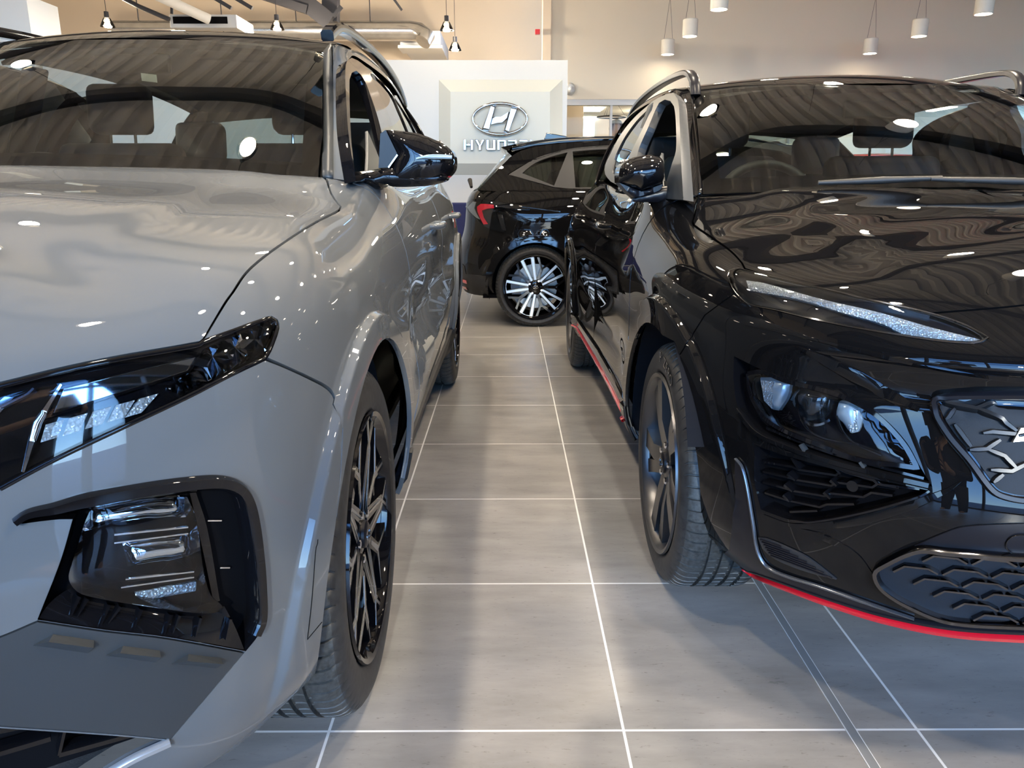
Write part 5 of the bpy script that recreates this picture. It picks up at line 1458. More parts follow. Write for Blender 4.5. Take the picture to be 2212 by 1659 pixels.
# facade behind the camera
mb = MB()
for xx in np.arange(X0, X1 + .1, 1.8): mb.box((xx - .04, Y0 - .06, 0), (xx + .04, Y0 + .06, ZC))
for zz in (0.0, 2.6, ZC - .1): mb.box((X0, Y0 - .05, zz), (X1, Y0 + .05, zz + .09))
w1 = struct(mb.obj('window_1', STEEL))
MB().box((X0, Y0 - .008, .05), (X1, Y0 + .008, ZC - .05)).obj('window_pane', glassmat('shop window glass', (.93, .96, .95)), w1)
struct(MB().box((-60, -60, -.12), (60, Y0, -.02)).obj('ground', M('asphalt', (.12, .12, .125), .8)))
struct(MB().box((X0, Y0 - .15, 3.25), (X1, Y0 + .15, ZC + .1)).obj('wall_added_header', STEEL))  # unseen header, added to darken the sky reflection in the headlamp covers
# rafters
def ibeam(name, a, b, h=.30, w=.16, t=.018):
    a = np.array(a, float); b = np.array(b, float); d = (b - a) / 2; c = (a + b) / 2
    s_ = np.cross(d, (0, 0, 1)); s_ /= np.linalg.norm(s_); u = np.cross(s_, d); u /= np.linalg.norm(u)
    mb = MB(); mb.obox(c, d, s_ * t / 2, u * h / 2); mb.obox(c + u * h / 2, d, s_ * w / 2, u * t / 2); mb.obox(c - u * h / 2, d, s_ * w / 2, u * t / 2)
    return mb.obj(name, STEEL)
for y in (-1.2, 1.6, 4.4, 7.2, 10.2, 13.0):
    struct(ibeam('ceiling_beam', (X0, y, ZC - .17), (X1, y, ZC - .17)))

POW = 170.0
POW2 = 105.0

# ================================================================ black hatchback parked across the back
BX, BYC = 1.45, 6.76
bay = empty('hatchback_car', (BX, BYC, 0), 'gloss black hatchback standing crossways at the back, its tail and rear wheel in the gap', 'car', None)
CB = (BX, BYC + .3, .7)
def bgrid(st):
    G = []
    for P, Q, prof in st:
        P = np.array(P, float); Q = np.array(Q, float); d_ = Q - P; d_ /= np.linalg.norm(d_)
        G.append([(P[1] + d_[1] * d, BYC - (P[0] + d_[0] * d), z) for d, z in prof])
    return np.array(G)
bt = [(.06, .24), (.02, .30), (.0, .40), (.0, .50), (.015, .60), (.05, .70), (.07, .80), (.08, .90), (.11, .99), (.17, 1.05), (.38, 1.08)]
bd = [(.09, .24), (.05, .30), (.012, .38), (0, .47), (.0, .60), (.012, .70), (.004, .80), (.010, .88), (.03, .96), (.07, 1.045), (.33, 1.07)]
stB = [((0, -.43), (0, .4), bt), ((.40, -.42), (.0, .4), bt), ((.64, -.37), (0, .45), bt), ((.78, -.28), (.1, .5), bt), ((.85, -.13), (.2, .5), [(.07, .24), (.03, .30), (.0, .40), (.0, .50), (.01, .60), (.03, .70), (.035, .80), (.04, .90), (.07, .98), (.115, 1.05), (.35, 1.08)]),
       ((.875, .05), (.3, .4), [(.08, .24), (.04, .30), (.008, .39), (0, .48), (.004, .60), (.016, .70), (.010, .80), (.018, .89), (.045, .965), (.09, 1.047), (.34, 1.075)]), ((.8875, .35), (.35, .4), bd), ((.8875, .9), (.35, .9), bd), ((.8875, 1.7), (.35, 1.7), bd), ((.885, 2.4), (.35, 2.4), bd),
       ((.87, 2.9), (.3, 2.7), [(a, z * .97) for a, z in bd]), ((.80, 3.25), (.2, 2.8), [(a, z * .92) for a, z in bd]), ((.55, 3.48), (.1, 2.9), [(a, z * .88) for a, z in bd]), ((0, 3.56), (0, 2.9), [(a, z * .87) for a, z in bd])]
BR, BF = .21, 2.79
def b_disp(P, st):
    P = P.copy(); x, z = P[:, 0], P[:, 2]; ok = sstep(.74, .82, BYC - P[:, 1])
    for xa in (BR, BF):
        r = np.hypot(x - xa, z - .31)
        P[:, 1] -= .014 * sstep(.425, .410, r) * ok
    return P
BB = Surf(bgrid(stB), CB, b_disp, nd=(200, 110))
MBy = (BYC,)
B_ = lambda x, z, u=.88: (x, BYC - u, z, 'w')
def bcirc(xc, r, a0, a1, n): return [(xc + r * math.sin(math.radians(a)), BYC - .89, .31 + r * math.cos(math.radians(a)), 'w') for a in np.linspace(a0, a1, n)]
panel('rear_wing', BB, [B_(-.05, 1.05, .80), B_(.30, 1.05, .80), B_(.75, 1.05, .82), B_(.66, .85), B_(.58, .62)] + bcirc(BR, .345, 75, -105, 24) + [B_(-.20, .27, .80), B_(-.34, .27, .6), B_(-.40, .27, .3), B_(-.42, .27, 0), B_(-.37, .62, 0), B_(-.32, .9, 0), B_(-.18, 1.06, 0), B_(-.16, 1.06, .5)], BLACK, bay, h=.04, mirror=MBy)
panel('rear_door', BB, [B_(.757, 1.05, .82), B_(.668, .85), B_(.59, .60), B_(.62, .38), B_(1.35, .38), B_(1.38, .7), B_(1.36, 1.05, .82)], BLACK, bay, h=.05, mirror=MBy)
panel('front_door', BB, [B_(1.37, 1.05, .82), B_(1.39, .7), B_(1.36, .38), B_(2.35, .38), B_(2.38, .7), B_(2.34, 1.04, .82)], BLACK, bay, h=.06, mirror=MBy)
panel('front_wing', BB, [B_(2.35, 1.04, .82), B_(2.39, .7), B_(2.36, .30)] + bcirc(BF, .345, -95, 95, 20) + [B_(3.3, .28, .78), B_(3.5, .28, .5), B_(3.55, .28, 0), B_(3.5, .9, 0), B_(2.9, .98, 0), B_(2.6, 1.0, .5)], BLACK, bay, h=.06, mirror=MBy)
panel('side_skirt', BB, [B_(.55, .37), B_(2.40, .37), B_(2.40, .25), B_(.58, .25)], MBLK, bay, off=.004, h=.06, mirror=MBy)
ring = bcirc(BR, .405, -100, 95, 24)
panel('arch_trim', BB, [*ring, *bcirc(BR, .348, 95, -100, 24)], GBLK, bay, off=.008, h=.03, mirror=MBy)
panel('rear_bumper', BB, [(1055, 597, 1), (1030, 594), (1006, 592, 1), (1003, 575, 1), B_(-.40, .52, .45), B_(-.44, .52, 0), B_(-.42, .25, 0), B_(-.38, .25, .45), (1004, 631, 1), (1055, 644, 1)], MBLK, bay, off=.008, h=.03, mirror=MBy)
for y in (605, 618):
    ribbon('bumper_reflector', BB, [(998, y, 1), (1002, y + 1), (1011, y + 4, 1)], .028, RED, bay, off=.012, hgt=.003)
# tail lamp
tl = [(1009, 447), (1022, 432), (1050, 433), (1100, 440), (1144, 453, 1), (1100, 452), (1073, 459), (1080, 480), (1089, 502, 1), (1068, 497), (1048, 489), (1030, 472)]
panel('tail_lamp', BB, tl, GBLK, bay, off=.004, h=.02, mirror=MBy)
lt = [o for o in bay.children if o.name.startswith('tail_lamp')][0]
panel('tail_light_glow', BB, [(1032, 447), (1040, 441), (1067, 443, 1), (1068, 450, 1), (1042, 455), (1046, 470), (1055, 484, 1), (1046, 485, 1), (1036, 465)], M('red lamp plastic', (.55, .01, .03), .15, 0, 1, emit=(1, .02, .05), es=.25), lt, off=.008, h=.02, rim=.004)
panel('clear_lamp_band', BB, [(1012, 448), (1023, 436), (1030, 437, 1), (1026, 450), (1038, 474, 1), (1030, 470)], CRYS, lt, off=.008, h=.02, rim=.004)
panel('clear_lamp_band', BB, [(1076, 463, 1), (1086, 464, 1), (1094, 498, 1), (1084, 497, 1)], DCHROME, lt, off=.008, h=.02, rim=.004)
panel('tail_lamp_cover', BB, tl, LENS, bay, off=.012, h=.02, rim=.01, mirror=MBy)
ribbon('body_crease', BB, [(1100, 441), (1160, 450), (1245, 462)], [.03, .02, .012], BLACK, bay, off=-.004, hgt=.008)
# greenhouse
BSg = []
for x, ub, zb, ut, zt in ((-.35, .70, 1.04, .54, 1.36), (0, .78, 1.045, .58, 1.40), (.4, .815, 1.045, .605, 1.425), (1.0, .82, 1.045, .61, 1.44), (1.7, .82, 1.04, .605, 1.435), (2.3, .81, 1.03, .59, 1.40), (2.9, .78, 1.02, .56, 1.35)):
    BSg.append([(x, BYC - ub - .003, zb - .03), (x, BYC - (ub + ut) / 2 - .014, (zb + zt) / 2), (x, BYC - ut, zt)])
BSf = Surf(np.array(BSg), (BX, BYC + .2, 1), nd=(90, 40))
fb_ = [(1099, 377, 1), (1125, 361), (1160, 341), (1195, 330), (1240, 320), (1330, 313, 1)] + [(.95, BYC - .62, 1.425, 'w'), (1.7, BYC - .62, 1.42, 'w'), (2.2, BYC - .62, 1.36, 'w'), (2.6, BYC - .7, 1.18, 'w'), (2.75, BYC - .80, 1.03, 'w'), (1.5, BYC - .82, 1.03, 'w'), (.8, BYC - .82, 1.032, 'w')] + [(1245, 408, 1), (1196, 404, 1)]
w1_ = [(1128, 374, 1), (1147, 358), (1166, 347), (1195, 337), (1226, 329, 1), (1197, 401, 1)]
w2_ = [(1237, 327, 1), (1290, 323), (1330, 322, 1), (1.22, BYC - .65, 1.385, 'w'), (1.26, BYC - .80, 1.06, 'w'), (1243, 405, 1)]
w3_ = [(1.32, BYC - .65, 1.385, 'w'), (1.7, BYC - .65, 1.38, 'w'), (2.1, BYC - .66, 1.33, 'w'), (2.45, BYC - .75, 1.17, 'w'), (2.5, BYC - .8, 1.06, 'w'), (1.36, BYC - .80, 1.06, 'w')]
panel('window_frame', BSf, fb_, M('dark satin trim', (.022, .022, .023), .45, spec=.3), bay, holes=[w1_, w2_, w3_], h=.05, rim=.02, mirror=MBy)
for w_ in (w1_, w2_, w3_): panel('side_glass', BSf, w_, DTINT, bay, off=-.004, h=.06, rim=0, mirror=MBy)
panel('rear_pillar', BSf, [(1033, 411, 1), (1070, 372), (1101, 340, 1), (1157, 344, 1), (1125, 359), (1096, 377, 1), (1120, 384), (1196, 406, 1), (1196, 414, 1), (1100, 414)], BLACK, bay, h=.04, rim=.02, mirror=MBy)
panel('roof_pillar', BSf, [(1101, 340, 1), (1125, 326), (1170, 315), (1240, 308), (1335, 303, 1), (1335, 315, 1), (1240, 322), (1195, 332), (1157, 345, 1)], BLACK, bay, h=.05, rim=.02, mirror=MBy)
RG = []
for u in (-.60, -.35, 0, .35, .60):
    k = abs(u) / .6
    RG.append([(x + k * k * .05, BYC - u, z - k * k * .045) for x, z in ((-.02, 1.395), (.12, 1.424), (.4, 1.452), (.85, 1.472), (1.4, 1.474), (1.9, 1.45), (2.15, 1.42))])
BRf = Surf(np.array(RG), (BX, BYC, 0), nd=(30, 50))
panel('roof', BRf, full(BRf), BLACK, bay, st=True, h=.08, rim=.02)
lb = lambda L_: [np.array((x, BYC - u, z)) for x, u, z in L_]
loft('roof_edge', [lb([(.03, .60, 1.355), (.35, .62, 1.412), (.8, .63, 1.432), (1.4, .63, 1.432), (2.0, .62, 1.39), (2.5, .72, 1.2)]), lb([(.03, .57, 1.37), (.35, .595, 1.42), (.8, .60, 1.436), (1.4, .60, 1.436), (2.0, .59, 1.40), (2.4, .66, 1.22)])], 40, BLACK, bay, mirror=MBy, thick=.01)
mb = MB(); mb.prism([(-.20, 0), (.06, .0), (-.02, .028), (-.18, .055)], (0, .03, 0), o=(.50, BYC - .015, 1.448)); mb.obj('antenna_fin', GBLK, bay, bevel=.006)
mb = MB()
V = [(-.01, BYC - .58, 1.335), (-.01, BYC + .58, 1.335), (-.06, BYC + .54, 1.362), (-.06, BYC - .54, 1.362), (.06, BYC - .60, 1.385), (.06, BYC + .60, 1.385)]
mb.add(V, [(0, 1, 2, 3), (3, 2, 5, 4), (0, 3, 4), (1, 5, 2)]); mb.obj('roof_spoiler', BLACK, bay)
loft('rear_window', [lb([(-.24, .66, 1.05), (-.26, .3, 1.05), (-.26, -.3, 1.05), (-.24, -.66, 1.05)]), lb([(.04, .56, 1.36), (.02, .3, 1.37), (.02, -.3, 1.37), (.04, -.56, 1.36)])], 12, DTINT, bay)
loft('windscreen', [lb([(2.85, .74, 1.02), (2.98, .3, 1.02), (2.98, -.3, 1.02), (2.85, -.74, 1.02)]), lb([(2.1, .58, 1.40), (2.16, .3, 1.42), (2.16, -.3, 1.42), (2.1, -.58, 1.40)])], 12, GLASS, bay)
mb = MB(); mb.tube([(-.30, BYC - .35, 1.06), (-.315, BYC - .28, 1.115), (-.33, BYC - .22, 1.12)], [.012, .02, .006], 8); mb.obj('rear_wiper', MBLK, bay, angle=60)
# wheels (axis turned to Y)
def wy(c):
    d = np.array(c) - np.array((BX, BYC, 0)); return (BX + d[1], BYC - d[0], c[2])
wb = wheel(bay, wy((BR, BYC - .868, .312)), -1, .312, .246, .205, 'pairs', rot=math.radians(17), lug=4)
wb.rotation_euler.z = math.radians(90)
c = copy_tree(wb, bay); c.location = (BF - BR, 0, 0)
c = copy_tree(wb, bay); c.scale = (-1, 1, 1)
c = copy_tree(wb, bay); c.scale = (-1, 1, 1); c.location = (BF - BR, 0, 0)
for xa in (BR, BF):
    for sy in (-1, 1):
        mb = MB(); V = []
        for u in (.55, .86):
            for k in range(25):
                a = math.radians(-105 + 210 * k / 24); V.append((xa + .37 * math.sin(a), BYC + sy * u, .31 + .37 * math.cos(a)))
        mb.add(V, [(k, k + 1, 26 + k, 25 + k) for k in range(24)]); mb.add(V[:25], [tuple(range(25))]); mb.obj('wheel_arch_liner', ARCHL, bay)
MB().box((-.2, BYC - .80, .22), (3.3, BYC + .80, .25)).obj('underbody', DARK, bay)
MB().box((-.1, BYC - .74, .5), (3.0, BYC + .74, .55)).obj('cabin_floor', DARK, bay)
for x0 in (.55, 1.55):
    for q in (-.36, .36):
        MB().obox((x0, BYC + q, .88), (.07, 0, 0), (0, .23, 0), (-.10, 0, .32)).obj('seat_back', TRIMB, bay, bevel=.04)
        MB().obox((x0 - .12, BYC + q, 1.27), (.045, 0, 0), (0, .12, 0), (-.01, 0, .09)).obj('head_restraint', TRIMB, bay, bevel=.03)
mb = MB(); pts = spline([(.86, BYC - .885, .945), (.90, BYC - .912, .945), (1.0, BYC - .915, .943), (1.04, BYC - .885, .94)], 16); mb.tube(pts, .012, 8); mb.obj('door_handle', BLACK, bay, angle=60)

# ================================================================ signs, services, lamps, people at the back
# the white sign wall
SX0, SX1, SY, SZ = -5.1, .655, 9.0, 2.40
sgn = empty('sign_wall', ((SX0 + SX1) / 2, SY + .12, 0), 'freestanding white wall with a raised frame, chrome oval emblem and lettering', 'sign')
MB().box((SX0, SY, 0), (SX1, SY + .25, SZ)).obj('board', WHITE, sgn)
def on_sign(x, y, off=0.0): p = atY(x, y, SY - off); return p
o4 = [on_sign(x, y, .002) for x, y in ((948, 378), (1215, 378), (1215, 172), (948, 172))]
i4 = [on_sign(x, y, .10) for x, y in ((973, 353), (1188, 353), (1188, 198), (973, 198))]
V = o4 + i4 + [o4[k] + np.array((0, .003, 0)) for k in range(4)]
mk('raised_frame', V, [(0, 1, 5, 4), (1, 2, 6, 5), (2, 3, 7, 6), (3, 0, 4, 7), (4, 5, 6, 7)], M('cream board', (.55, .55, .49), .45), sgn)
ec = atY(1080, 257, SY - .15); rx = 56 * 8.75 / 1650; rz = 30.5 * 8.75 / 1650 * 1.0
E3 = lambda x, z, d=0.0: (ec[0] + x * rx, ec[1] - d, ec[2] + z * rz)
ring = [E3(math.cos(a), math.sin(a)) for a in np.linspace(0, 2 * math.pi, 65)[:-1]]
rd = [.013 + .008 * abs(math.sin(a)) for a in np.linspace(0, 2 * math.pi, 65)[:-1]]
mb = MB(); mb.tube(ring, rd, 10, closed=True); emb = mb.obj('emblem_ring', CHROME, sgn, angle=60)
mb = MB()
def slab(poly, d=.035):
    n = len(poly); c = np.mean(poly, axis=0)
    A = [E3(x, z, .01) for x, z in poly]; Bm = [E3(c[0] + (x - c[0]) * .72, c[1] + (z - c[1]) * .85, d) for x, z in poly]
    mb.add(A + Bm, [tuple(range(n, 2 * n))] + [(i, (i + 1) % n, n + (i + 1) % n, n + i) for i in range(n)])
slab([(-.69, -.70), (-.42, -.78), (-.13, .83), (-.30, .93)])
slab([(.69, .70), (.42, .78), (.13, -.83), (.30, -.93)])
slab([(-.44, -.42), (-.15, -.30), (.12, -.26), (.36, .06), (.44, .50), (.06, .14), (-.22, .14), (-.36, .02)])
SCH = M('sign chrome', (.42, .42, .43), .10, 1.0)
mb.obj('emblem_letter', SCH, sgn)
# block lettering HYUNDAI
def letters():
    u = 24.0
    x = 1001.0
    T = 6.2
    H_ = [[(0, 0), (T, 0), (T, u), (0, u)], [(16, 0), (16 + T, 0), (16 + T, u), (16, u)], [(T, 9.5), (16, 9.5), (16, 15), (T, 15)]]
    Y_l = [[(0, u), (7, u), (12, 13), (17, u), (23.5, u), (14.8, 9), (14.8, 0), (8.8, 0), (8.8, 9)]]
    U_ = [[(0, u), (T, u), (T, 5.6), (15, 5.6), (15, u), (15 + T, u), (15 + T, 0), (3, 0), (0, 3)]]
    N_ = [[(0, 0), (T, 0), (T, u - 5.6), (15, u - 5.6), (15, 0), (15 + T, 0), (15 + T, u - 3), (18, u), (0, u)]]
    D_ = [[(0, 0), (18, 0), (21, 3), (21, u - 3), (18, u), (0, u), (0, u - 5.6), (15, u - 5.6), (15, 5.6), (T, 5.6), (T, 14), (0, 14)]]
    A_ = [[(3, 0), (21, 0), (21, u - 3), (18, u), (1, u), (1, u - 5.6), (15, u - 5.6), (15, 14.8), (3, 14.8), (0, 12), (0, 3)]]
    I_ = [[(0, 0), (T, 0), (T, u), (0, u)]]
    for L_, adv in ((H_, 25.2), (Y_l, 26), (U_, 24.6), (N_, 24.4), (D_, 24.4), (A_, 24.6), (I_, 8)):
        mbl = MB()
        for poly in L_:
            A = [atY(x + px_ * .96, 325 - pz, SY - .14) for px_, pz in poly]
            n = len(A); Bm = [a + np.array((0, .03, 0)) for a in A]
            mbl.add(A + Bm, [tuple(range(n)), tuple(range(2 * n - 1, n - 1, -1))] + [(i, i + n, (i + 1) % n + n, (i + 1) % n) for i in range(n)])
        mbl.obj('letter', SCH, sgn, bevel=.006)
        x += adv * .96
letters()
# taller white display wall at the left with paint samples
dis = empty('display_wall', (-7.0, 9.1, 0), 'tall white display wall in the far left corner carrying blue and black paint samples', 'display')
MB().box((-8.9, 9.0, 0), (-5.17, 9.6, 3.05)).obj('board', M('cool white panel', (.80, .83, .84), .4), dis)
NAVY = M('blue sample', (.02, .07, .32), .15, 0, 1); NBLK = M('black sample', (.01, .012, .015), .15, 0, 1)
for k, (x, y, w_, h_, m_) in enumerate(((10, 174, 26, 34, NAVY), (42, 172, 22, 30, NAVY), (5, 216, 24, 36, NBLK), (32, 222, 22, 34, NBLK), (-22, 174, 26, 34, NAVY), (-24, 220, 24, 34, NBLK))):
    p = atY(x, y, 8.985); s_ = 8.4 / 1650
    MB().box((p[0] - w_ * s_ / 2, 8.97, p[2] - h_ * s_ / 2), (p[0] + w_ * s_ / 2, 9.0, p[2] + h_ * s_ / 2)).obj('paint_sample', m_, dis, bevel=.012)
# office behind the glass
OY = 19.0
struct(MB().box((.62, OY, 0), (X1, OY + .2, 2.62)).obj('wall_office', M('office wall', (.60, .56, .52), .8)))
struct(MB().box((.62, BY + .15, 2.62), (X1, OY, 2.66)).obj('ceiling_office', M('office ceiling', (.62, .58, .50), .8)))
struct(MB().box((.45, BY + .3, 0), (.62, OY, 2.62)).obj('wall_office_side', WALL))
struct(MB().box((.62, BY + .15, -.1), (X1, OY + .2, 0)).obj('floor_office', M('office carpet', (.12, .12, .13), .9)))
fr_ = struct(MB().box((.62, BY + .02, 2.22), (X1, BY + .12, 2.30)).box((1.52, BY + .04, 0), (1.555, BY + .10, 2.22)).box((4.2, BY + .04, 0), (4.235, BY + .10, 2.22)).box((7.0, BY + .04, 0), (7.035, BY + .10, 2.22)).obj('window_2', GREYW))
MB().box((.62, BY + .065, 0), (X1, BY + .075, 2.22)).obj('window_pane', glassmat('office glass', (.94, .95, .93), 1.15), fr_)
LIT = M('ceiling light panel', (.9, .9, .9), .5, emit=(1, .93, .80), es=30.0)
for n_, (xa, xb, ya, yb) in enumerate(((1240, 1306, 233, 241), (1222, 1287, 254, 261), (2000, 2068, 232, 241))):
    a = atZ(xa, yb, 2.60); b = atZ(xb, ya, 2.60)
    o = MB().box((a[0], a[1], 2.60), (b[0], min(b[1], OY - .1), 2.62)).obj('ceiling_light', LIT)
    tag(o, ['flat square office ceiling light nearest the glass, above the distant head', 'flat office ceiling light directly above the bright office window', 'flat office ceiling light seen through the windscreen of the right-hand black car'][n_], 'ceiling light', None)
for q_ in ((2.5, 14.6), (5.5, 15.5), (9.0, 15.0), (3.0, 17.4), (7.5, 17.6)):
    lamp(q_[0], q_[1], 2.5, 90, (1.0, .86, .66), .15, point=True)  # bare point lights without fittings, added to brighten the office
WIN = M('daylight window', (.7, .85, .95), .3, emit=(.62, .85, 1.0), es=1.0)
for n_, (xa, xb, ya, yb) in enumerate(((1215, 1284, 262, 300), (2045, 2190, 262, 318))):
    a = atY(xa, yb, OY - .02); b = atY(xb, ya, OY - .02)
    w_ = struct(MB().box((a[0] - .06, OY - .06, a[2] - .06), (b[0] + .06, OY - .03, min(b[2] + .06, 2.61))).obj('window_%d' % (3 + n_), WHITE))
    MB().box((a[0], OY - .075, a[2]), (b[0], OY - .06, min(b[2], 2.58))).obj('window_pane', WIN, w_)
# hanging ring lamp in the office
p = atZ(1321, 253, 2.30)
mb = MB(); mb.tube([(p[0] + .26 * math.cos(a), 14.6 + .26 * math.sin(a), 2.33) for a in np.linspace(0, 2 * math.pi, 41)[:-1]], .012, 8, closed=True)
q = atY(1321, 253, 14.6)
V = [(v[0] - p[0] + q[0], v[1], v[2] - 2.33 + q[2]) for v in mb.V]; mb.V = V
rl_ = empty('pendant_lamp', (q[0], 14.6, q[2]), 'thin dark ring lamp hanging inside the office behind the glass', 'pendant lamp')
mb.obj('ring', STEEL, rl_, angle=60)
for k in range(3):
    a = k * 2.094
    MB().tube([(q[0] + .26 * math.cos(a), 14.6 + .26 * math.sin(a), q[2]), (q[0], 14.6, 2.62)], .003, 5).obj('cable', STEEL, rl_)
# person behind the office glass
hp = atY(1331, 281, 13.2)
per = empty('person', (hp[0], 13.2, 0), 'person with short grey hair in a dark jacket standing behind the office glass', 'person')
def skin_body(name, verts, edges, radii, mat, parent, sub=2):
    me = bpy.data.meshes.new(name)
    off = np.array(wpos(parent))
    me.from_pydata([tuple(np.array(v) - off) for v in verts], edges, [])
    o = bpy.data.objects.new(name, me); o.parent = parent; COL.objects.link(o)
    o.modifiers.new('skin', 'SKIN'); 
    for i, r in enumerate(radii): me.skin_vertices[0].data[i].radius = (r if hasattr(r, '__len__') else (r, r))
    me.skin_vertices[0].data[0].use_root = True
    m = o.modifiers.new('sub', 'SUBSURF'); m.levels = m.render_levels = sub
    me.materials.append(mat)
    return o
hx, hz = hp[0], hp[2]
B0 = hz - .66
SKIN = noisy(M('skin', (.60, .42, .34), .55), 30, .2, (.54, .36, .28))
vv = [(hx, 13.2, B0 + .0), (hx, 13.2, B0 + .22), (hx, 13.2, B0 + .40), (hx, 13.19, B0 + .52), (hx, 13.18, B0 + .60), (hx, 13.16, B0 + .70), (hx, 13.16, B0 + .78)]
ed = [(i, i + 1) for i in range(6)]
rr = [(.17, .12), (.16, .11), (.20, .11), (.06, .06), (.075, .08), (.082, .10), (.05, .06)]
def lim(a, pts, rs):
    for p_, r_ in zip(pts, rs):
        vv.append(p_); rr.append(r_); ed.append((a, len(vv) - 1)); a = len(vv) - 1
for s_ in (-1, 1):
    lim(2, [(hx + s_ * .20, 13.2, B0 + .40), (hx + s_ * .25, 13.2, B0 + .12), (hx + s_ * .27, 13.15, B0 - .12), (hx + s_ * .27, 13.13, B0 - .20)], [.06, .048, .036, .04])
    lim(0, [(hx + s_ * .10, 13.2, B0 - .08), (hx + s_ * .11, 13.19, B0 * .5), (hx + s_ * .12, 13.2, .08), (hx + s_ * .13, 13.08, .04)], [.085, .06, .045, .04])
skin_body('body', vv, ed, rr, SKIN, per)
HAIR = noisy(M('grey hair', (.34, .32, .29), .8), 60, .2, (.6, .58, .54), bump=1.0)
mb = MB(); rs = np.random.RandomState(5)
n_ = 26
V = []
for i in range(14):
    th = math.pi * .62 * i / 13
    for k in range(n_):
        ph = 2 * math.pi * k / n_
        r_ = .122 + .016 * rs.rand()
        cut = 1.0 if (math.sin(ph) > -.35 or th < .9) else .97
        V.append((hx + r_ * .92 * math.sin(th) * math.cos(ph), 13.175 + r_ * 1.08 * math.sin(th) * math.sin(ph), hz + .035 + r_ * 1.0 * math.cos(th) * cut))
F = [(i * n_ + k, i * n_ + (k + 1) % n_, (i + 1) * n_ + (k + 1) % n_, (i + 1) * n_ + k) for i in range(13) for k in range(n_) if not (i > 6 and 15 < k < 24)]
mb.add(V, F); mb.obj('hair', HAIR, per, smooth=True, fix=False)
JK = M('dark jacket', (.03, .035, .05), .8)
mb = MB(); V = []; 
for z_, a, b in ((B0 - .12, .20, .14), (B0 + .10, .205, .145), (B0 + .36, .25, .15), (B0 + .45, .17, .12), (B0 + .50, .085, .085)):
    for k in range(20):
        t = 2 * math.pi * k / 20; V.append((hx + a * math.cos(t), 13.2 + b * math.sin(t), z_))
mb.add(V, [(i * 20 + k, i * 20 + (k + 1) % 20, (i + 1) * 20 + (k + 1) % 20, (i + 1) * 20 + k) for i in range(4) for k in range(20)]); mb.obj('jacket', JK, per, smooth=True)
for s_ in (-1, 1):
    MB().tube([(hx + s_ * .21, 13.2, B0 + .41), (hx + s_ * .25, 13.2, B0 + .12), (hx + s_ * .27, 13.15, B0 - .10)], [.085, .068, .055], 12).obj('sleeve', JK, per, smooth=True)
    MB().tube([(hx + s_ * .09, 13.2, B0 - .05), (hx + s_ * .11, 13.19, B0 * .5), (hx + s_ * .12, 13.2, .06)], [.11, .085, .07], 12).obj('trouser_leg', JK, per, smooth=True)
# ---- pendant lamps
LAMPW = M('white lamp housing', (.78, .74, .66), .4)
GLOW = M('lamp diffuser', (1, .95, .85), .4, emit=(1.0, .84, .62), es=60.0)
def cyl_lamp(x, y, z, label, group, power=POW, spot=150):
    r = .093; h = .20
    e = empty('pendant_lamp', (x, y, z), label, 'pendant lamp', group)
    MB().lathe([(0, h), (r - .01, h), (r, h - .01), (r, .0), (r - .008, -.001), (r - .01, .02)], (x, y, z), 36, 'z').obj('lamp_shade', LAMPW, e, angle=40)
    MB().lathe([(0, .008), (r - .011, .008), (r - .011, .022), (0, .022)], (x, y, z), 32, 'z').obj('diffuser', GLOW, e, angle=40)
    for s_ in (-1, 1):
        MB().tube([(x + s_ * .06, y, z + h), (x, y, z + h + .55), (x, y, ZC)], .0022, 5).obj('suspension_wire', STEEL, e)
    l = lamp(x, y, z - .02, power, r=.08, spot=spot)
    l.parent = e; l.location = (0, 0, -.02)
    return e
ro = {0: 'back', 1: 'middle', 2: 'front'}
for k, (xa, yb) in enumerate(((1442, 118), (1490, 79), (1553, 21))):
    p = atZ(xa, yb, 2.86); cyl_lamp(p[0], p[1], 2.86, ['white cylinder pendant nearest the sign wall, lowest of the left trio', 'white cylinder pendant second in the left trio above the roof rail', 'white cylinder pendant at the top of the left trio, cut by the picture edge'][k], None, POW * (.7, .8, 1)[k], (84, 120, 150)[k])
for k, (xa, yb) in enumerate(((1879, 116), (1985, 79), (2124, 31))):
    p = atZ(xa, yb, 2.86); cyl_lamp(p[0], p[1], 2.86, ['white cylinder pendant lowest of the right trio, above the right car roof', 'white cylinder pendant second of the right trio', 'white cylinder pendant at top right, largest of the trio'][k], None, POW * (.7, .8, 1)[k], (84, 120, 150)[k])
for x in (2.17, 4.93):
    for y in (6.9, 5.3, 3.7, 2.1, .5):
        cyl_lamp(x, y, 2.86 if y > 3 else 3.1, 'white cylinder pendant over the right-hand cars, nearer than the picture shows', 'cylinder pendants above the showroom')
GSH = glassmat('bell glass', (.95, .92, .86))
def bell_lamp(x, y, z, label, group, power=POW2):
    e = empty('bell_lamp', (x, y, z), label, 'pendant lamp', group)
    MB().lathe([(.03, .12), (.045, .11), (.075, .05), (.098, 0), (.094, 0), (.072, .05), (.043, .105)], (x, y, z), 28, 'z').obj('lamp_shade', GSH, e, angle=60)
    MB().lathe([(0, .19), (.03, .19), (.032, .11), (0, .11)], (x, y, z), 20, 'z').obj('lamp_holder', STEEL, e, angle=40)
    MB().lathe([(0, .10), (.03, .09), (.052, .04), (.055, .02), (0, .005)], (x, y, z), 20, 'z').obj('bulb', GLOW, e, angle=60)
    MB().tube([(x, y, z + .19), (x, y, ZC)], .004, 6).obj('suspension_wire', STEEL, e)
    l = lamp(x, y, z - .03, power, r=.07, point=True); l.parent = e; l.location = (0, 0, -.02)
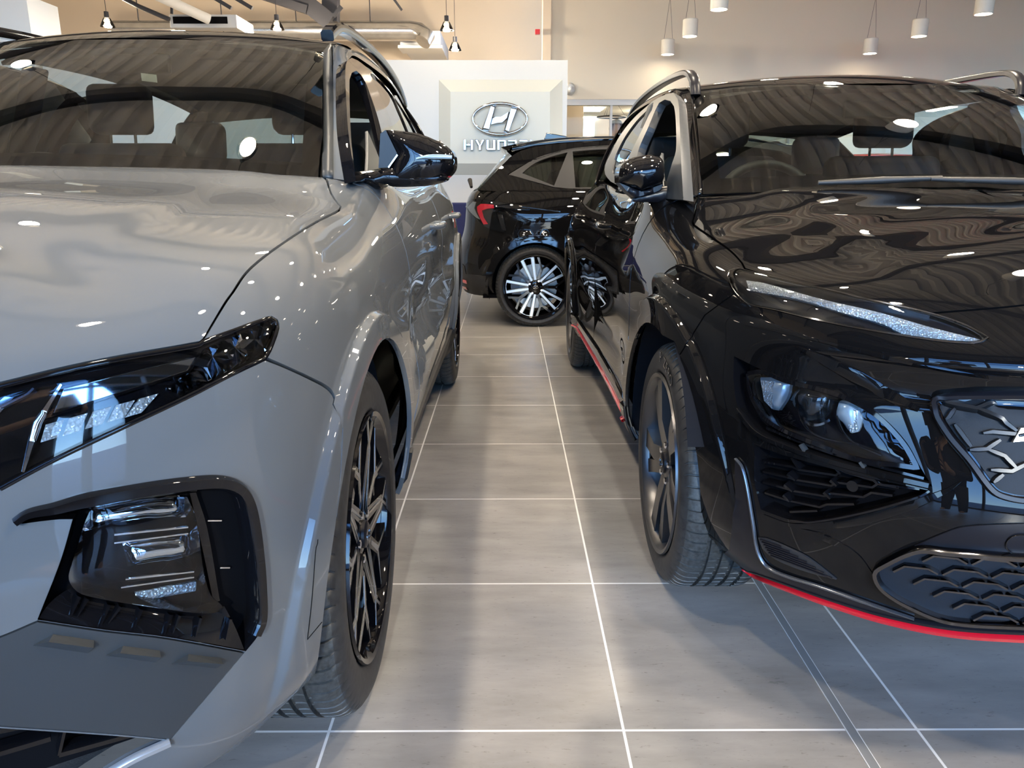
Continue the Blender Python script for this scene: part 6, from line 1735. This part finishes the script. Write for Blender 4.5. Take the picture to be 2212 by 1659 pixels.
for k, (xa, yb, z) in enumerate(((983, 109, 3.02), (965, 66, 3.16), (599, 64, 3.16), (233, 58, 3.16))):
    p = atZ(xa, yb, z)
    bell_lamp(p[0], p[1], z, ['small glass bell lamp lowest, right of the grey wall box', 'glass bell lamp above the lowest bell lamp beside the wall box', 'glass bell lamp in front of the long silver duct', 'glass bell lamp left of the duct above the grey car roof'][k], None, POW2 * 1.6)
for x in (-3.3, -.75, .75):
    for y in (8.2, 4.8, 3.0, 1.2):
        bell_lamp(x, y, 3.16, 'glass bell lamp over the grey car, nearer than the picture shows', 'bell lamps above the showroom', POW2 * (.35 if y > 8 else 1))
# ---- services under the roof
DUCT = noisy(M('galvanised duct', (.62, .60, .57), .22, .9), 8, .2, (.5, .48, .46))
for xx in (300, 480, 640, 800):
    q = atY(xx, 50, 13.0); struct(MB().tube([(q[0], 13.0, q[2] - .1), (q[0], 13.0, ZC + .02)], .008, 6).obj('ceiling_hanger', STEEL))
p0 = atY(250, 66, 13.0); p1 = atY(888, 67, 13.0); p2 = atY(905, 70, 13.0); p3 = atY(914, 92, 12.9)
mb = MB(); mb.tube([p0, p1, (p2[0], 12.99, p2[2]), (p2[0] + .12, 12.9, p2[2] - .09), (p3[0], 12.85, p3[2])], [.145, .145, .145, .14, .125], 24)
o = mb.obj('air_duct', DUCT, None, angle=50); tag(o, 'long silver round air duct with an elbow below the roof', 'duct')
a = atY(864, 105, 13.3); b = atY(951, 66, 13.3)
wbx = empty('air_unit', ((a[0] + b[0]) / 2, 13.5, a[2]), 'grey wall box at the end of the silver duct', 'air unit')
MB().box((a[0], 13.3, a[2] + .05), (b[0], 15.0, b[2])).obj('casing', GREYW, wbx, bevel=.01)
MB().box((a[0] - .03, 13.25, a[2]), (b[0] + .03, 13.8, a[2] + .05)).obj('drip_tray', WHITE, wbx, bevel=.01)
MB().box((b[0] - .28, 13.28, (a[2] + b[2]) / 2), (b[0] - .2, 13.3, (a[2] + b[2]) / 2 + .02)).obj('badge', CHROME, wbx)
a = atY(368, 60, 11.0); b = atY(510, 31, 11.0)
cu = empty('ceiling_air_unit', ((a[0] + b[0]) / 2, 11.3, a[2]), 'dark grey ceiling air unit hanging above the grey car roof', 'air unit')
MB().box((a[0], 11.0, a[2]), (b[0], 11.7, b[2])).obj('casing', GREYW, cu, bevel=.01)
MB().box((a[0] + .05, 10.985, a[2] + .05), (b[0] - .12, 11.0, b[2] - .03)).obj('grille', DARK, cu)
o = MB().tube([atY(335, -12, 10.2), atY(452, 42, 10.6)], .062, 18).obj('pipe', LAMPW, None, angle=50); tag(o, 'pale pipe slanting down to the ceiling air unit', 'pipe')
o = MB().tube([atY(262, -6, 10.8), atY(300, 14, 10.8), atY(366, 42, 10.8)], .03, 10).obj('cable_pipe', STEEL, None, angle=50); tag(o, 'thin dark pipe slanting down left of the ceiling air unit', 'pipe')
o = MB().tube([atY(355, 0, 10.7), atY(357, 4, 10.7), atY(371, 10, 10.7), atY(371, 30, 10.7)], .02, 8).obj('cable_pipe', STEEL, None, angle=50); tag(o, 'short bent dark pipe above the ceiling air unit', 'pipe')
def strut(p, q, w): 
    p = np.array(p); q = np.array(q); d = (q - p) / 2; s_ = np.cross(d, (0, 1, 0)); s_ /= np.linalg.norm(s_)
    return MB().obox((p + q) / 2, d, s_ * w / 2, (0, w / 2, 0))
for k, (p, q, w) in enumerate(((atY(622, -25, 12.3), atY(716, 50, 12.3), .24), (atY(715, -25, 12.4), atY(715, 48, 12.4), .22), (atY(560, -12, 12.2), atY(664, 22, 12.2), .11), (atY(845, -10, 12.6), atY(868, 22, 12.6), .035), (atY(738, 14, 12.2), atY(720, 36, 12.2), .05))):
    o = strut(p, q, w).obj('roof_brace', STEEL); struct(o)
for k, xx in enumerate((500, 545)):
    o = struct(strut(atY(xx - 40, -6, 11.5), atY(xx, 18, 11.5), .05).obj('roof_brace', STEEL))
# alarm sounder and camera on the column
p = atY(1161, 70, BY - .06)
o = MB().box((p[0] - .035, BY - .12, p[2] - .035), (p[0] + .035, BY - .05, p[2] + .035)).obj('alarm_sounder', RED, None, bevel=.006); tag(o, 'small red alarm box high on the column above the sign wall', 'alarm')
p = atY(1232, 190, BY - .15)
cm = empty('security_camera', (p[0], BY, p[2]), 'white dome security camera beside the top corner of the sign wall', 'camera')
MB().lathe([(0, -.17), (.05, -.165), (.078, -.12), (.085, -.06), (.085, 0)], (p[0], BY, p[2]), 24, 'y').obj('housing', WHITE, cm, angle=40)
MB().lathe([(0, -.20), (.04, -.18), (.05, -.15)], (p[0] + .01, BY, p[2] - .02), 20, 'y').obj('lens_dome', GREYW, cm, angle=60)
# navy chair just showing between the cars
p = atZ(975, 560, 0); cx_, cy_ = -.62, 7.9
chr_ = empty('visitor_chair', (cx_, cy_, 0), 'navy fabric chair showing as a sliver between the grey car and the hatchback', 'chair')
NV = M('navy fabric', (.015, .02, .09), .8)
MB().box((cx_ - .24, cy_ - .24, .42), (cx_ + .24, cy_ + .24, .49)).obj('seat', NV, chr_, bevel=.02)
MB().box((cx_ - .24, cy_ + .18, .50), (cx_ + .24, cy_ + .24, .90)).obj('backrest', NV, chr_, bevel=.02)
for i in (-1, 1):
    for j in (-1, 1): MB().tube([(cx_ + i * .21, cy_ + j * .2, 0), (cx_ + i * .20, cy_ + j * .19, .42)], .012, 8).obj('leg', CHROME, chr_, angle=50)
# metal strip let into the floor
st = MB().box((.6915, -2.0, 0.0), (.7105, 6.5, .0016), 0).box((.690, -2.0, 0), (.6915, 6.5, .0024), 1).box((.7105, -2.0, 0), (.712, 6.5, .0024), 1).obj('trim_1', [M('strip infill', (.20, .205, .205), .45), M('strip edge', (.75, .75, .74), .3)]); struct(st)
# ---- red car far right behind the black one
RX, RY = 5.55, 9.2
rc = empty('estate_car', (RX, RY, 0), 'red car at the far right, its roof seen through the black car windscreen', 'car')
REDP = M('red paint', (.42, .012, .012), .4, 0, 1.0, coatr=0)
def hull(name, secs, mat, parent, sm=60):
    """secs: rings of equal length"""
    n = len(secs[0]); V = [p for s_ in secs for p in s_]
    F = [(i * n + k, i * n + (k + 1) % n, (i + 1) * n + (k + 1) % n, (i + 1) * n + k) for i in range(len(secs) - 1) for k in range(n)]
    F += [tuple(range(n)), tuple((len(secs) - 1) * n + k for k in range(n - 1, -1, -1))]
    mb = MB(); mb.add(V, F); return mb.obj(name, mat, parent, angle=sm)
secs = []
for y, w_, z0, z1 in ((0, .62, .35, .72), (.12, .80, .25, .86), (.9, .90, .22, .98), (1.4, .91, .22, 1.04), (3.2, .91, .22, 1.06), (4.1, .86, .25, 1.04), (4.25, .70, .35, .95)):
    secs.append([(RX + x_ * w_, RY + y, z0 + (z1 - z0) * t) for x_, t in ((-.9, 0), (-1, .3), (-1, .65), (-.93, .92), (-.78, 1), (0, 1.02), (.78, 1), (.93, .92), (1, .65), (1, .3), (.9, 0))])
hull('body', secs, REDP, rc)
secs = []
for y, w_, z1 in ((2.0, .56, 1.47), (2.4, .60, 1.505), (3.4, .60, 1.50), (4.0, .55, 1.44)):
    secs.append([(RX + x_ * w_, RY + y, z1 + t) for x_, t in ((-1.03, -.05), (-.9, .0), (0, .02), (.9, .0), (1.03, -.05), (0, -.04))])
hull('roof', secs, REDP, rc)
rw = lambda L_: [np.array((RX + u, RY + y, z)) for u, y, z in L_]
loft('windscreen', [rw([(-.74, 1.25, 1.03), (0, 1.15, 1.05), (.74, 1.25, 1.03)]), rw([(-.57, 2.03, 1.455), (0, 1.98, 1.485), (.57, 2.03, 1.455)])], 12, GLASS, rc)
for s_ in (-1, 1):
    loft('side_glass', [rw([(s_ * .82, 1.45, 1.03), (s_ * .83, 3.0, 1.05), (s_ * .78, 4.0, 1.05)]), rw([(s_ * .62, 2.1, 1.44), (s_ * .63, 3.0, 1.47), (s_ * .58, 3.9, 1.42)])], 12, DTINT, rc)
    loft('windscreen_pillar', [rw([(s_ * .74, 1.25, 1.03), (s_ * .57, 2.03, 1.46)]), rw([(s_ * .84, 1.40, 1.03), (s_ * .63, 2.12, 1.45)])], 6, REDP, rc, thick=.01)
    MB().obox((RX + s_ * .98, RY + 1.62, 1.06), (.10, 0, 0), (0, .05, 0), (0, 0, .07)).obj('door_mirror', REDP, rc, bevel=.04)
    MB().obox((RX + s_ * .36, RY + 2.75, 1.05), (.23, 0, 0), (0, .06, 0), (0, .06, .24)).obj('seat_back', TRIMB, rc, bevel=.04)
    MB().obox((RX + s_ * .36, RY + 2.85, 1.36), (.12, 0, 0), (0, .04, 0), (0, 0, .08)).obj('head_restraint', TRIMB, rc, bevel=.03)
    for yy in (.85, 3.45):
        mb = MB(); mb.lathe([(0, 0), (.21, 0), (.22, .01), (.31, .01), (.32, -.03), (.32, -.18)], (RX + s_ * .90, RY + yy, .32), 40, 'x'); o = mb.obj('wheel', RUB, rc, angle=40)
        MB().lathe([(0, .012 * s_), (.05, .015 * s_), (.20, .012 * s_), (.21, .0)], (RX + s_ * .90, RY + yy, .32), 10, 'x').obj('wheel_disc', MACH, o)

# ---- the person taking the picture, whose soft shadow lies along the aisle
ph = empty('person', (0, -.50, 0), 'person in dark clothes standing in the aisle holding a phone, casting the soft floor shadow', 'person')
py = -.50
vv = [(0, py, .98), (0, py, 1.14), (0, py + .01, 1.32), (0, py, 1.46), (0, py + .01, 1.53), (0, py + .02, 1.62), (0, py + .02, 1.71)]
ed = [(i, i + 1) for i in range(6)]
rr = [(.16, .11), (.14, .10), (.17, .11), (.06, .06), (.07, .075), (.078, .095), (.05, .06)]
for s_ in (-1, 1):
    lim(2, [(s_ * .19, py, 1.40), (s_ * .25, py + .06, 1.16), (s_ * .13, py + .34, 1.08), (s_ * .095, py + .41, 1.085)], [.06, .048, .034, .036])
    lim(0, [(s_ * .10, py, .90), (s_ * .13, py, .50), (s_ * .15, py - .02, .09), (s_ * .17, py + .10, .04)], [.088, .062, .045, .04])
skin_body('body', vv, ed, rr, SKIN, ph)
for s_ in (-1, 1):
    MB().tube([(s_ * .18, py, 1.41), (s_ * .25, py + .06, 1.16), (s_ * .14, py + .31, 1.085)], [.085, .066, .05], 12).obj('sleeve', JK, ph, smooth=True)
    MB().tube([(s_ * .09, py, .96), (s_ * .13, py, .50), (s_ * .15, py - .02, .06)], [.115, .085, .07], 12).obj('trouser_leg', JK, ph, smooth=True)
    for k in range(4):
        f0 = np.array((s_ * .090, py + .415, 1.055 + .019 * k))
        MB().tube([f0, f0 + (s_ * .002, .030, .002), f0 + (-s_ * .016, .046 , .002)], [.009, .008, .007], 8).obj('finger', SKIN, ph, smooth=True)
    f0 = np.array((s_ * .085, py + .405, 1.05)); MB().tube([f0, f0 + (-s_ * .015, .006, -.004), f0 + (-s_ * .035, .012, .012)], [.011, .010, .008], 8).obj('thumb', SKIN, ph, smooth=True)
mb = MB(); V = []
for z_, a, b in ((.86, .185, .135), (1.05, .18, .13), (1.22, .20, .14), (1.38, .22, .13), (1.46, .15, .10), (1.50, .075, .075)):
    for k in range(20):
        t = 2 * math.pi * k / 20; V.append((a * math.cos(t), py + b * math.sin(t), z_))
mb.add(V, [(i * 20 + k, i * 20 + (k + 1) % 20, (i + 1) * 20 + (k + 1) % 20, (i + 1) * 20 + k) for i in range(5) for k in range(20)]); mb.obj('jacket', JK, ph, smooth=True)
mb = MB(); mb.lathe([(.0, .115), (.05, .105), (.085, .07), (.098, .01), (.092, -.06)], (0, py + .005, 1.66), 20, 'z'); mb.obj('hair', M('dark hair', (.02, .015, .01), .6), ph, smooth=True)
o = MB().box((-.078, py + .425, 1.045), (.078, py + .433, 1.12)).obj('phone', GBLK, None, bevel=.003); tag(o, 'black phone held up by the person taking the picture', 'phone')
